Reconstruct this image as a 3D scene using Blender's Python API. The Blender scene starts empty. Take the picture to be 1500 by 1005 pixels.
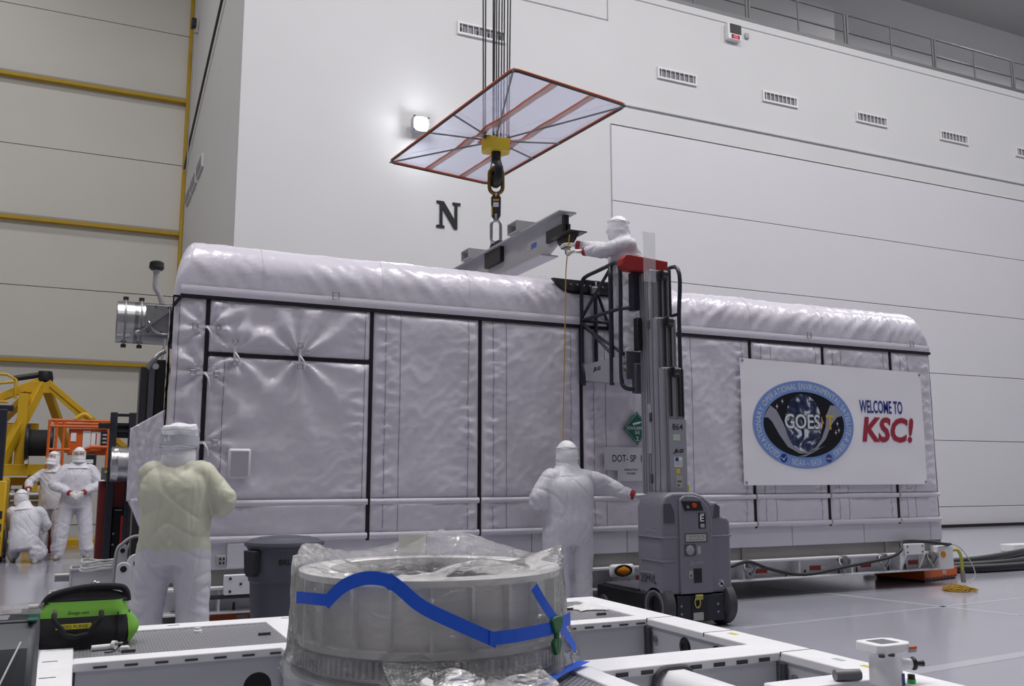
import bpy, bmesh, math, random
from mathutils import Vector, Matrix, noise, Euler

S = bpy.context.scene
COL = S.collection
random.seed(7)

# ------------------------------------------------------------------ camera
cam_d = bpy.data.cameras.new('camera'); cam = bpy.data.objects.new('camera', cam_d); COL.objects.link(cam)
cam_d.sensor_width = 36.0; cam_d.lens = 36.0 * 1336.0 / 1500.0; cam_d.clip_end = 200
cam.location = (0, 0, 1.40)
cam.rotation_euler = (math.radians(90 + 8.2), 0, math.radians(-25.1))
S.camera = cam
# ------------------------------------------------------------------ world, exposure
W = bpy.data.worlds.new('hall_air'); S.world = W; W.use_nodes = True
W.node_tree.nodes['Background'].inputs[0].default_value = (0.80, 0.80, 0.86, 1)
W.node_tree.nodes['Background'].inputs[1].default_value = 0.06
S.view_settings.view_transform = 'Standard'; S.view_settings.look = 'None'
S.view_settings.exposure = 0.0; S.view_settings.gamma = 1.0
S.view_settings.use_curve_mapping = False
# ------------------------------------------------------------------ ceiling lamps (area lights of the high-bay fixtures)
LAMP_XY = [(x, y) for x in (-7.0, 1.0, 9.0, 17.0, 26.0) for y in (-6.0, 2.0, 7.6)] + [(-4.0, 21.0), (-12.0, 21.0), (29.0, 18.6), (37.0, 18.6)]  # last two are unseen extra lamps, added to brighten the upper gallery wall
LAMP_Z = 19.0
LAMP_POWER = 470.0
for i, (lx, ly) in enumerate(LAMP_XY):
    ld = bpy.data.lights.new('high_bay_light', 'AREA'); ld.shape = 'SQUARE'; ld.size = 1.8
    ld.energy = LAMP_POWER * {-6.0: 0.3, 2.0: 0.5, 7.6: 1.75, 21.0: 0.66, 18.6: 1.1}[ly]; ld.color = (1.0, 0.98, 0.985) if ly < 20.5 else (1.0, 0.97, 0.92)
    lo = bpy.data.objects.new('high_bay_light', ld); COL.objects.link(lo); lo.location = (lx, ly, LAMP_Z - 0.08)

# ------------------------------------------------------------------ materials
def lin(c):
    return tuple(((v / 12.92) if v <= 0.04045 else ((v + 0.055) / 1.055) ** 2.4) for v in c)
def rgb(r, g, b): return lin((r / 255., g / 255., b / 255.))
MATS = {}
def mat(name, col, rough=0.5, metal=0.0, bump=0.0, bscale=30.0, var=0.0, vscale=4.0, spec=0.5, trans=0.0, alpha=1.0, emit=None, estr=0.0, stretch=None, coat=0.0, bdist=0.01):
    m = bpy.data.materials.new(name); m.use_nodes = True
    nt = m.node_tree; b = nt.nodes['Principled BSDF']
    b.inputs['Base Color'].default_value = (*col, 1); b.inputs['Roughness'].default_value = rough
    b.inputs['Metallic'].default_value = metal; b.inputs['Specular IOR Level'].default_value = spec
    b.inputs['Transmission Weight'].default_value = trans; b.inputs['Alpha'].default_value = alpha
    b.inputs['Coat Weight'].default_value = coat
    if emit: b.inputs['Emission Color'].default_value = (*emit, 1); b.inputs['Emission Strength'].default_value = estr
    if bump or var:
        tc = nt.nodes.new('ShaderNodeTexCoord'); mp = nt.nodes.new('ShaderNodeMapping')
        nt.links.new(tc.outputs['Object'], mp.inputs['Vector'])
        if stretch: mp.inputs['Scale'].default_value = stretch
    if bump:
        n = nt.nodes.new('ShaderNodeTexNoise'); n.inputs['Scale'].default_value = bscale; n.inputs['Detail'].default_value = 4
        bp = nt.nodes.new('ShaderNodeBump'); bp.inputs['Strength'].default_value = bump; bp.inputs['Distance'].default_value = bdist
        nt.links.new(mp.outputs[0], n.inputs['Vector']); nt.links.new(n.outputs['Fac'], bp.inputs['Height']); nt.links.new(bp.outputs[0], b.inputs['Normal'])
    if var:
        n = nt.nodes.new('ShaderNodeTexNoise'); n.inputs['Scale'].default_value = vscale; n.inputs['Detail'].default_value = 5
        r = nt.nodes.new('ShaderNodeMapRange'); r.inputs[1].default_value = 0.3; r.inputs[2].default_value = 0.7
        r.inputs[3].default_value = 1 - var; r.inputs[4].default_value = 1 + var
        mx = nt.nodes.new('ShaderNodeMix'); mx.data_type = 'RGBA'; mx.blend_type = 'MULTIPLY'; mx.inputs[0].default_value = 1
        mx.inputs[6].default_value = (*col, 1)
        nt.links.new(mp.outputs[0], n.inputs['Vector']); nt.links.new(n.outputs['Fac'], r.inputs[0]); nt.links.new(r.outputs[0], mx.inputs[7]); nt.links.new(mx.outputs[2], b.inputs['Base Color'])
    MATS[name] = m
    return m

M = MATS
mat('wall_white', rgb(211, 211, 212), 0.55, bump=0.05, bscale=3, var=0.015, vscale=0.6)
mat('door_white', rgb(217, 216, 220), 0.45, var=0.012, vscale=0.5)
mat('groove', rgb(165, 164, 168), 0.7)
mat('wall_beige', rgb(217, 215, 208), 0.45, var=0.03, vscale=0.35)
mat('wall_grey', rgb(214, 214, 216), 0.8)
mat('yellow_trim', rgb(190, 154, 24), 0.5, var=0.06, vscale=3)
mat('grey_metal', rgb(120, 120, 124), 0.45, 0.4)
mat('rail_grey', rgb(118, 118, 120), 0.5, 0.2)
mat('light_grey', rgb(170, 170, 172), 0.5)
mat('white_paint', rgb(226, 225, 224), 0.4, var=0.03, vscale=5)
mat('white_plastic', rgb(230, 230, 230), 0.35)
mat('black', rgb(20, 20, 24), 0.45)
mat('black_matte', rgb(24, 24, 28), 0.75)
mat('seam_black', rgb(22, 20, 30), 0.8)
mat('blue_black', rgb(33, 35, 48), 0.38, var=0.08, vscale=6)
mat('louvre', rgb(135, 134, 142), 0.6)
mat('steel', rgb(190, 190, 192), 0.28, 0.9)
mat('dull_steel', rgb(150, 150, 150), 0.45, 0.7, var=0.1, vscale=8)
mat('dark_steel', rgb(70, 70, 74), 0.4, 0.7)
mat('gold_steel', rgb(125, 102, 48), 0.38, 0.7, var=0.2, vscale=12)
mat('red_led', rgb(255, 40, 50), 0.5, emit=rgb(255, 40, 60), estr=3.0)
mat('lamp_lens', (1, 1, 1), 0.3, emit=(0.95, 0.97, 1.0), estr=250.0)
mat('ceiling_paint', rgb(140, 140, 142), 0.8)
mat('hangar_grey', rgb(140, 139, 142), 0.8)
mat('high_bay_glass', (1, 1, 1), 0.4, emit=(1, 0.98, 0.97), estr=4.0)

# ------------------------------------------------------------------ mesh helpers
def basis(d, up=Vector((0, 0, 1))):
    d = Vector(d).normalized(); up = Vector(up)
    if abs(d.dot(up)) > 0.98: up = Vector((0, 1, 0)) if abs(d.y) < 0.9 else Vector((1, 0, 0))
    s = d.cross(up).normalized(); u = s.cross(d).normalized()
    return d, s, u
def catmull(pts, n=6, closed=False):
    pts = [Vector(p) for p in pts]; L = len(pts); out = []
    if L < 3 and not closed: return pts
    rng = range(L if closed else L - 1)
    for i in rng:
        if closed: p0, p1, p2, p3 = pts[(i - 1) % L], pts[i], pts[(i + 1) % L], pts[(i + 2) % L]
        else: p0, p1, p2, p3 = pts[max(i - 1, 0)], pts[i], pts[i + 1], pts[min(i + 2, L - 1)]
        for k in range(n):
            t = k / n; t2 = t * t; t3 = t2 * t
            out.append(0.5 * ((2 * p1) + (p2 - p0) * t + (2 * p0 - 5 * p1 + 4 * p2 - p3) * t2 + (3 * p1 - p0 - 3 * p2 + p3) * t3))
    if not closed: out.append(pts[-1])
    return out

class MB:
    def __init__(s): s.v = []; s.f = []
    def add(s, vs, fs):
        o = len(s.v); s.v += [tuple(v) for v in vs]; s.f += [tuple(i + o for i in f) for f in fs]; return s
    def box(s, x0, x1, y0, y1, z0, z1):
        if x0 > x1: x0, x1 = x1, x0
        if y0 > y1: y0, y1 = y1, y0
        if z0 > z1: z0, z1 = z1, z0
        return s.add([(x0, y0, z0), (x1, y0, z0), (x1, y1, z0), (x0, y1, z0), (x0, y0, z1), (x1, y0, z1), (x1, y1, z1), (x0, y1, z1)],
                     [(0, 3, 2, 1), (4, 5, 6, 7), (0, 1, 5, 4), (1, 2, 6, 5), (2, 3, 7, 6), (3, 0, 4, 7)])
    def obox(s, c, size, R):
        hx, hy, hz = [v / 2 for v in size]; c = Vector(c)
        vs = [c + R @ Vector((x, y, z)) for z in (-hz, hz) for (x, y) in ((-hx, -hy), (hx, -hy), (hx, hy), (-hx, hy))]
        return s.add(vs, [(0, 3, 2, 1), (4, 5, 6, 7), (0, 1, 5, 4), (1, 2, 6, 5), (2, 3, 7, 6), (3, 0, 4, 7)])
    def bar(s, p, q, w, h, up=(0, 0, 1)):
        p = Vector(p); q = Vector(q); d, sd, u = basis(q - p, up)
        vs = []
        for c in (p, q):
            vs += [c + sd * a * w / 2 + u * b * h / 2 for a, b in ((-1, -1), (1, -1), (1, 1), (-1, 1))]
        return s.add(vs, [(0, 1, 2, 3), (7, 6, 5, 4), (0, 4, 5, 1), (1, 5, 6, 2), (2, 6, 7, 3), (3, 7, 4, 0)])
    def tube(s, pts, r, seg=10, closed=False, cap=True):
        pts = [Vector(p) for p in pts]; n = len(pts); rs = r if isinstance(r, (list, tuple)) else [r] * n
        vs = []; prev = None
        for i, p in enumerate(pts):
            if closed: d = pts[(i + 1) % n] - pts[i - 1]
            else: d = pts[min(i + 1, n - 1)] - pts[max(i - 1, 0)]
            if d.length < 1e-9: d = Vector((0, 0, 1))
            d.normalize()
            if prev is None: _, sd, u = basis(d)
            else:
                u = prev - d * prev.dot(d)
                if u.length < 1e-6: _, sd, u = basis(d)
                u.normalize(); sd = d.cross(u).normalized()
            prev = u
            vs += [p + (sd * math.cos(a) + u * math.sin(a)) * rs[i] for a in [2 * math.pi * k / seg for k in range(seg)]]
        fs = []
        for i in range(n if closed else n - 1):
            a = i * seg; b = ((i + 1) % n) * seg
            for k in range(seg): fs.append((a + k, a + (k + 1) % seg, b + (k + 1) % seg, b + k))
        if cap and not closed: fs.append(tuple(range(seg - 1, -1, -1))); fs.append(tuple((n - 1) * seg + k for k in range(seg)))
        return s.add(vs, fs)
    def lathe(s, prof, c, axis=(0, 0, 1), seg=32, closed=False, cap=True, a0=0.0):
        c = Vector(c); d, sd, u = basis(axis); vs = []; n = len(prof)
        for r, h in prof:
            vs += [c + d * h + (sd * math.cos(a) + u * math.sin(a)) * r for a in [a0 + 2 * math.pi * k / seg for k in range(seg)]]
        fs = []
        for i in range(n if closed else n - 1):
            a = i * seg; b = ((i + 1) % n) * seg
            for k in range(seg): fs.append((a + k, a + (k + 1) % seg, b + (k + 1) % seg, b + k))
        if cap and not closed:
            if prof[0][0] > 1e-6: fs.append(tuple(range(seg - 1, -1, -1)))
            if prof[-1][0] > 1e-6: fs.append(tuple((n - 1) * seg + k for k in range(seg)))
        return s.add(vs, fs)
    def cyl(s, p, q, r, seg=20):
        p = Vector(p); q = Vector(q); return s.lathe([(r, 0), (r, (q - p).length)], p, q - p, seg)
    def prism(s, poly, o, ax, ay, th):            # polygon in the plane o + ax*u + ay*v, thickness vector th
        o = Vector(o); ax = Vector(ax); ay = Vector(ay); th = Vector(th); n = len(poly)
        vs = [o + ax * u + ay * v for u, v in poly] + [o + ax * u + ay * v + th for u, v in poly]
        fs = [tuple(range(n - 1, -1, -1)), tuple(range(n, 2 * n))] + [(i, (i + 1) % n, n + (i + 1) % n, n + i) for i in range(n)]
        return s.add(vs, fs)
    def grid(s, fn, nu, nv, closeu=False):
        vs = [fn(i / nu, j / nv) for j in range(nv + 1) for i in range(nu + (0 if closeu else 1))]
        w = nu if closeu else nu + 1
        fs = [(j * w + i, j * w + (i + 1) % w, (j + 1) * w + (i + 1) % w, (j + 1) * w + i) for j in range(nv) for i in range(nu)]
        return s.add(vs, fs)
    def ell(s, c, r, seg=16, rings=10, R=None):
        c = Vector(c); vs = []; fs = []
        for j in range(rings + 1):
            ph = math.pi * j / rings
            for k in range(seg):
                a = 2 * math.pi * k / seg
                p = Vector((r[0] * math.sin(ph) * math.cos(a), r[1] * math.sin(ph) * math.sin(a), -r[2] * math.cos(ph)))
                vs.append(c + (R @ p if R else p))
        for j in range(rings):
            for k in range(seg): fs.append((j * seg + k, j * seg + (k + 1) % seg, (j + 1) * seg + (k + 1) % seg, (j + 1) * seg + k))
        return s.add(vs, fs)
    def build(s, name, m, parent=None, smooth=False, bev=0.0, bseg=2, label=None, solid=0.0):
        me = bpy.data.meshes.new(name); me.from_pydata(s.v, [], s.f); me.update()
        bm = bmesh.new(); bm.from_mesh(me); bmesh.ops.remove_doubles(bm, verts=bm.verts, dist=1e-6)
        if not solid: bmesh.ops.recalc_face_normals(bm, faces=bm.faces)
        bm.to_mesh(me); bm.free()
        return link_mesh(name, me, m, parent, smooth, bev, bseg, label, solid)

ROOTM = {}
def link_mesh(name, me, m, parent=None, smooth=False, bev=0.0, bseg=2, label=None, solid=0.0):
    o = bpy.data.objects.new(name, me); COL.objects.link(o)
    if parent is not None:
        R = ROOTM[parent.name]; me.transform(R.inverted()); o.parent = parent; ROOTM[o.name] = R
    else:
        xs = [v.co.x for v in me.vertices]; ys = [v.co.y for v in me.vertices]; zs = [v.co.z for v in me.vertices]
        c = Vector(((min(xs) + max(xs)) / 2, (min(ys) + max(ys)) / 2, min(zs)))
        T = Matrix.Translation(c); me.transform(T.inverted()); o.location = c; ROOTM[o.name] = T
    if m is not None: me.materials.append(MATS[m] if isinstance(m, str) else m)
    if smooth:
        for p in me.polygons: p.use_smooth = True
        if smooth is not True: me.set_sharp_from_angle(angle=math.radians(smooth))
    if solid:
        md = o.modifiers.new('thickness', 'SOLIDIFY'); md.thickness = solid; md.offset = 0
    if bev:
        md = o.modifiers.new('bevel', 'BEVEL'); md.width = bev; md.segments = bseg; md.limit_method = 'ANGLE'; md.angle_limit = math.radians(40)
        md.harden_normals = False
        for p in me.polygons: p.use_smooth = True
        me.set_sharp_from_angle(angle=math.radians(35))
    if label: o['label'] = label
    return o
def thing(name, label, cat, loc=(0, 0, 0), rz=0.0, group=None, kind=None):
    o = bpy.data.objects.new(name, None); COL.objects.link(o); o.empty_display_size = 0.2
    o.location = loc; o.rotation_euler = (0, 0, rz)
    ROOTM[o.name] = Matrix.Translation(Vector(loc)) @ Matrix.Rotation(rz, 4, 'Z')
    return tag(o, label, cat, group, kind)
def tag(o, label=None, cat=None, group=None, kind=None):
    if label: o['label'] = label
    if cat: o['category'] = cat
    if group: o['group'] = group
    if kind: o['kind'] = kind
    return o
def dup(root, loc, label=None, rz=None):
    def cp(o, par):
        c = o.copy(); COL.objects.link(c); c.parent = par
        for ch in list(o.children): cp(ch, c)
        return c
    r = cp(root, None); r.location = loc
    if rz is not None: r.rotation_euler = (0, 0, rz)
    if label: r['label'] = label
    ROOTM[r.name] = Matrix.Translation(Vector(loc)) @ Matrix.Rotation(r.rotation_euler.z, 4, 'Z')
    return r
def struct(o): o['kind'] = 'structure'; return o
def bars(lst, w, h):
    b = MB()
    for p, q in lst: b.bar(p, q, w, h)
    return b
def B(*a): return MB().box(*a)

TMP = bpy.data.scenes.new('workbench')
def text_geo(txt, size=1.0, bold=0.0, shear=0.0, sx=1.0, align='LEFT', spacing=1.0, ext=0.0):
    """flat letters as (verts, faces) in the xy plane"""
    c = bpy.data.curves.new('lettering', 'FONT'); c.body = txt; c.size = 1.0; c.offset = bold; c.shear = shear; c.space_character = spacing
    c.align_x = align; c.resolution_u = 3; c.extrude = ext / size; c.fill_mode = 'BOTH'
    o = bpy.data.objects.new('lettering', c); TMP.collection.objects.link(o); TMP.view_layers[0].update()
    dg = TMP.view_layers[0].depsgraph; me = o.evaluated_get(dg).to_mesh()
    vs = [(v.co.x * size * sx, v.co.y * size, v.co.z * size) for v in me.vertices]; fs = [tuple(p.vertices) for p in me.polygons]
    o.evaluated_get(dg).to_mesh_clear(); bpy.data.objects.remove(o); bpy.data.curves.remove(c)
    return vs, fs
def lettering(name, txt, o, ax, ay, height, width, m, parent, bold=0.0, shear=0.0, ext=0.002, normal=None):
    """text stretched to a width x height box whose lower left corner is o"""
    vs, fs = text_geo(txt, 1.0, bold, shear, ext=0.0)
    x0 = min(v[0] for v in vs); x1 = max(v[0] for v in vs); y0 = min(v[1] for v in vs); y1 = max(v[1] for v in vs)
    ax = Vector(ax).normalized(); ay = Vector(ay).normalized(); n = Vector(normal) if normal else ax.cross(ay); o = Vector(o)
    b = MB()
    b.add([o + ax * ((v[0] - x0) / (x1 - x0) * width) + ay * ((v[1] - y0) / (y1 - y0) * height) + n * ext for v in vs], fs)
    me = bpy.data.meshes.new(name); me.from_pydata(b.v, [], b.f); me.update()
    return link_mesh(name, me, m, parent)
# ================================================================== the hall
# floor
m = mat('floor_epoxy', rgb(164, 165, 176), 0.14, bump=0.03, bscale=1.5, var=0.04, vscale=0.5, spec=0.6)
fl = struct(B(-30, 46, -16, 29.2, -0.3, 0.0).build('floor', 'floor_epoxy'))
mat('floor_line', rgb(184, 185, 194), 0.2)
for (a, b_, w) in (((7.95, 9.3), (8.62, 6.4), 0.08), ((5.06, 4.9), (10.5, 5.35), 0.13), ((5.6, 6.95), (12.5, 7.45), 0.05), ((9.45, 6.2), (9.75, 3.4), 0.08)):
    MB().bar((a[0], a[1], 0.0005), (b_[0], b_[1], 0.0005), w, 0.002).build('floor_stripe', 'floor_line', fl)

# white block: front wall
WX, WY, WT = 2.37, 17.5, 13.0
wn = struct(B(WX, 10.73, WY, WY + 0.5, 0, WT).build('wall_north', 'wall_white'))
B(10.73, 46, WY, WY + 0.5, 9.53, WT).build('header', 'wall_white', wn)
B(10.73, 46, WY + 0.2, WY + 0.5, 0, 9.53).build('door_backing', 'groove', wn)
B(11.0, 46, WY - 0.05, WY, 10.04, 10.11).build('ledge', 'wall_white', wn, bev=0.01)
B(10.76, 46, WY - 0.02, WY, 9.53, 9.56).build('door_head_rail', 'wall_white', wn, bev=0.008)
B(WX, 46, WY - 0.025, WY + 0.5, WT - 0.20, WT).build('coping', 'wall_white', wn, bev=0.02, bseg=3)
B(8.4, 10.71, WY - 0.012, WY + 0.01, 12.09, 12.115).build('panel_joint', 'groove', wn)
B(10.70, 10.72, WY - 0.012, WY + 0.01, 12.09, 12.72).build('panel_joint', 'groove', wn)
dr = struct(B(10.73, 10.76, WY - 0.01, WY + 0.05, 0, 9.53).build('door_1', 'groove'))
zs = [0.0, 0.54, 2.31, 4.13, 5.90, 7.68, 9.52]
for z0, z1 in zip(zs, zs[1:]):
    B(10.765, 46, WY + 0.0, WY + 0.12, z0 + 0.008, z1 - 0.008).build('panel', 'door_white', dr, bev=0.006)
struct(B(10.8, 46, WY - 0.10, WY - 0.005, 0.0, 0.075).build('baseboard_north', 'black_matte'))
# side face and the rear bay wall
BY = 28.8
ws = struct(B(WX, WX + 0.5, WY + 0.5, BY, 0, 17.5).build('wall_side', 'wall_white'))
wb = struct(B(-30, WX + 0.5, BY + 0.12, BY + 0.4, 0, 21).build('wall_back', 'groove'))
zs = [0, 2.45, 4.57, 6.70, 8.62, 10.81, 12.83, 15.03, 17.2, 19.3, 21]
for i, (z0, z1) in enumerate(zip(zs, zs[1:])):
    xs = [-30, -22, -14, -6.5, WX] if i % 2 else [-30, -18, -10, -3.2, WX]
    for x0, x1 in zip(xs, xs[1:]):
        B(x0 + 0.004, x1 - 0.004, BY, BY + 0.12, z0 + 0.01, z1 - 0.01).build('panel', 'wall_beige', wb, bev=0.006)
for z in (4.57, 8.62, 12.83, 17.2):
    t = struct(B(-30, WX - 0.10, BY - 0.22, BY - 0.005, z - 0.065, z + 0.05).build('trim_1', 'yellow_trim', bev=0.01))
    B(-30, WX - 0.10, BY - 0.215, BY - 0.01, z + 0.05, z + 0.10).build('flashing', 'light_grey', t)
struct(B(WX - 0.10, WX - 0.005, BY - 0.24, BY - 0.005, 0, 17.5).build('trim_2', 'yellow_trim', bev=0.01))
# conduit and slot vents on the side face
cd = MB().tube([(WX - 0.07, 18.6, 12.7), (WX - 0.07, 20.7, 12.25), (WX - 0.07, 27.1, 11.0), (WX - 0.07, 28.4, 10.6)], 0.032, 8).build('cable_tray', 'dark_steel', smooth=True)
tag(cd, 'dark conduit running slantwise across the narrow side face of white block', 'conduit')
for i, y in enumerate((24.2, 25.65, 26.95)):
    v = thing('wall_vent', 'narrow slot vent on side face of white block facing yellow rails', 'vent', (WX, y, 9.0), group='slot vents on the side face')
    B(WX - 0.06, WX - 0.001, y - 0.6, y + 0.6, 9.35 - 0.18, 9.35 + 0.18).build('frame', 'wall_white', v, bev=0.01)
    for k in range(7):
        B(WX - 0.075, WX - 0.058, y - 0.54 + k * 0.16, y - 0.43 + k * 0.16, 9.22, 9.48).build('slot', 'louvre', v)
cl = thing('wall_lamp', 'small black box lamp on a thin rod high on the white block side face', 'lamp', (2.3, 26.9, 9.5))
B(2.16, 2.30, 26.8, 27.05, 14.45, 14.72).build('housing', 'black', cl, bev=0.02)
MB().cyl((2.25, 26.92, 9.9), (2.25, 26.92, 14.46), 0.016, 8).build('rod', 'light_grey', cl)
B(2.24, WX - 0.002, 26.88, 26.96, 14.3, 14.36).build('bracket', 'light_grey', cl)
# other walls, ceiling
struct(B(-30.4, -30, -16, 29.2, 0, 21).build('wall_west', 'wall_white'))
struct(B(46, 46.4, -16, 29.2, 0, 21).build('wall_east', 'wall_white'))
struct(B(-30.4, 46.4, -16.4, -16, 0, 21).build('wall_south', 'hangar_grey'))
struct(B(-30.4, 46.4, -16.4, 29.2, 21, 21.3).build('ceiling', 'ceiling_paint'))
# upper gallery above the white block
struct(B(WX, 46, WY + 0.5, 28.8, WT - 0.3, WT - 0.02).build('gallery_floor', 'wall_grey'))
struct(B(WX + 0.5, 24.6, 24.0, 24.3, WT, 21).build('wall_upper', 'wall_grey'))
struct(B(24.6, 46, 25.4, 25.7, WT, 21).build('wall_upper_recess', 'wall_grey'))
MB().box(WX, 46, WY - 0.02, WY + 0.1, WT, WT + 0.10).build('toe_board', 'rail_grey', wn)
for i in range(2, 7):
    x0 = 4.83 + 3.43 * i; x1 = x0 + 3.33
    r = thing('guard_rail', 'grey pipe guard rail section before bent sheet metal and white pipe fittings' if i == 3 else 'bare grey pipe guard rail section along the gallery edge above white wall', 'railing', ((x0 + x1) / 2, WY + 0.14, WT), group='guard rail sections on the gallery')
    for k, x in enumerate((x0, (x0 + x1) / 2, x1)):
        MB().cyl((x, WY + 0.14, WT - 0.02), (x, WY + 0.14, WT + 1.07), 0.032 if k != 1 else 0.025, 10).build('post', 'rail_grey', r, smooth=40)
    for z in (WT + 0.55, WT + 1.07):
        MB().cyl((x0, WY + 0.14, z), (x1, WY + 0.14, z), 0.028, 10).build('rail', 'rail_grey', r, smooth=40)
# odds and ends left on the gallery
o = MB().prism([(0, 0), (0.9, 0), (0.75, 0.16), (0.4, 0.12), (0.25, 0.33)], (15.1, 17.9, WT), (1, 0, 0), (0, 0, 1), (0, 0.4, 0)).build('sheet_metal_scrap', 'rail_grey')
tag(o, 'bent grey sheet metal scrap lying behind the gallery guard rail', 'scrap')
w = thing('white_pipe_fittings', 'white curved pipe fittings lying on gallery floor beside guard rail', 'pipe', (16.5, 18.0, WT))
MB().tube(catmull([(16.15, 17.95, WT + 0.12), (16.3, 17.95, WT + 0.2), (16.5, 17.95, WT + 0.16), (16.62, 17.95, WT + 0.06)], 5), 0.06, 10).build('elbow', 'white_plastic', w, smooth=True)
MB().tube(catmull([(16.66, 17.95, WT + 0.06), (16.78, 17.95, WT + 0.14), (16.9, 17.95, WT + 0.10), (16.98, 17.95, WT + 0.06)], 5), 0.05, 10).build('elbow', 'white_plastic', w, smooth=True)
w = thing('folded_ladder', 'grey folded metal frame lying flat behind guard rail on gallery', 'frame', (18, 18.2, WT))
for dy in (0, 0.3): MB().box(17.3, 18.45, 18.0 + dy, 18.05 + dy, WT, WT + 0.24).build('side_bar', 'light_grey', w, bev=0.005)
for k in range(4): MB().box(17.4 + 0.3 * k, 17.46 + 0.3 * k, 18.05, 18.3, WT + 0.1, WT + 0.14).build('rung', 'light_grey', w)

# ---- wall vents
def wall_vent(x, z, label, group=None):
    v = thing('wall_vent', label, 'vent', (x + 0.58, WY, z - 0.3), group=group)
    w, h = 1.16, 0.29; t = 0.045
    b = MB().box(x, x + w, WY - 0.05, WY, z - t, z).box(x, x + w, WY - 0.05, WY, z - h, z - h + t).box(x, x + t, WY - 0.05, WY, z - h + t, z - t).box(x + w - t, x + w, WY - 0.05, WY, z - h + t, z - t)
    b.build('frame', 'white_paint', v)
    B(x + t, x + w - t, WY - 0.004, WY - 0.001, z - h + t, z - t).build('backing', 'louvre', v)
    n = 8
    for k in range(n):
        xx = x + t + (w - 2 * t) * (k + 0.5) / n
        MB().obox((xx, WY - 0.026, z - h / 2), (0.012, 0.055, h - 2 * t), Matrix.Rotation(math.radians(-25), 3, 'Z')).build('slat', 'white_paint', v)
    for k in (0, 3, 5, 7) if x < 8 else ():
        B(x + t + (w - 2 * t) * k / n + 0.02, x + t + (w - 2 * t) * k / n + 0.10, WY - 0.01, WY - 0.0045, z - h + t, z - h + t + 0.12).build('opening', 'black', v)
    return v
wall_vent(6.87, 11.22, 'louvred wall vent with dark openings behind the hoist cables', None)
for x in (12.08, 15.31, 18.53, 21.75, 24.98): wall_vent(x, 11.2, 'white louvred wall vent nearest the drip tray corner' if x < 13 else ('white louvred wall vent below the wall display with red digits' if x < 16 else 'white louvred wall vent farther along above the panelled door'), 'wall vents above the door')

# ---- letter N
b = MB(); W_, H_ = 0.54, 0.58
polyN = [(0, 0), (0.18, 0), (0.18, 0.05), (0.135, 0.06), (0.135, 0.40), (0.40, 0.0), (0.47, 0.0), (0.47, 0.52), (0.54, 0.53), (0.54, 0.58), (0.36, 0.58), (0.36, 0.53), (0.405, 0.52), (0.405, 0.21), (0.16, 0.58), (0.0, 0.58), (0.0, 0.53), (0.07, 0.52), (0.07, 0.06), (0, 0.05)]
o = b.prism([(u, v) for u, v in polyN], (6.44, WY - 0.004, 6.53), (1, 0, 0), (0, 0, 1), (0, -0.02, 0)).build('wall_letter', 'black')
tag(o, 'black serif capital letter N mounted on the white wall', 'letter')

# ---- wall display
d = thing('wall_display', 'white wall display with black screen and red digits', 'display', (14.4, WY, 12.34))
B(14.18, 14.60, WY - 0.14, WY, 12.33, 12.76).build('housing', 'white_plastic', d, bev=0.015)
B(14.24, 14.59, WY - 0.15, WY - 0.139, 12.49, 12.74).build('screen', 'black', d)
B(14.28, 14.54, WY - 0.148, WY - 0.139, 12.36, 12.46).build('digit_window', mat('dark_red', rgb(60, 8, 14), 0.4), d)
lettering('digits', '42', (14.33, WY - 0.15, 12.37), (1, 0, 0), (0, 0, 1), 0.08, 0.15, 'red_led', d, bold=0.02)
j = B(14.80, 14.93, WY - 0.06, WY, 12.5, 12.66).build('junction_box', 'light_grey', bev=0.03)
tag(j, 'small grey junction box beside the wall display', 'box')

# ---- floodlight
f = thing('floodlight', 'glaring white floodlight mounted on the white wall behind drip tray', 'lamp', (5.97, WY, 8.3))
B(5.80, 6.14, WY - 0.32, WY - 0.12, 8.45, 8.77).build('housing', 'light_grey', f, bev=0.03)
B(5.92, 6.02, WY - 0.14, WY - 0.002, 8.55, 8.66).build('arm', 'light_grey', f)
MB().lathe([(0.001, 0), (0.13, 0.0), (0.14, -0.02), (0.001, -0.02)], (5.97, WY - 0.34, 8.6), (0, 1, 0), 24).build('lens', 'lamp_lens', f, smooth=30)
for a in range(4):
    dx = (-0.15, 0.15, -0.15, 0.15)[a]; dz = (0.14, 0.14, -0.14, -0.14)[a]
    B(5.97 + dx - 0.02, 5.97 + dx + 0.02, WY - 0.34, WY - 0.31, 8.61 + dz - 0.02, 8.61 + dz + 0.02).build('clip', 'dark_steel', f)

# ---- high bay fixtures, including the pair added above the gallery
fx0 = None
for (lx, ly) in LAMP_XY:
    if fx0 is None:
        fx0 = thing('high_bay_lamp', 'square white high bay lamp hanging below the ceiling', 'lamp', (lx, ly, LAMP_Z), group='high bay lamps')
        B(lx - 1.0, lx + 1.0, ly - 1.0, ly + 1.0, LAMP_Z, LAMP_Z + 0.25).build('housing', 'light_grey', fx0, bev=0.05)
        for sx in (-0.8, 0.8): MB().cyl((lx + sx, ly, LAMP_Z + 0.25), (lx + sx, ly, 20.995), 0.03, 8).build('rod', 'light_grey', fx0)
    else: dup(fx0, (lx, ly, LAMP_Z))
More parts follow.
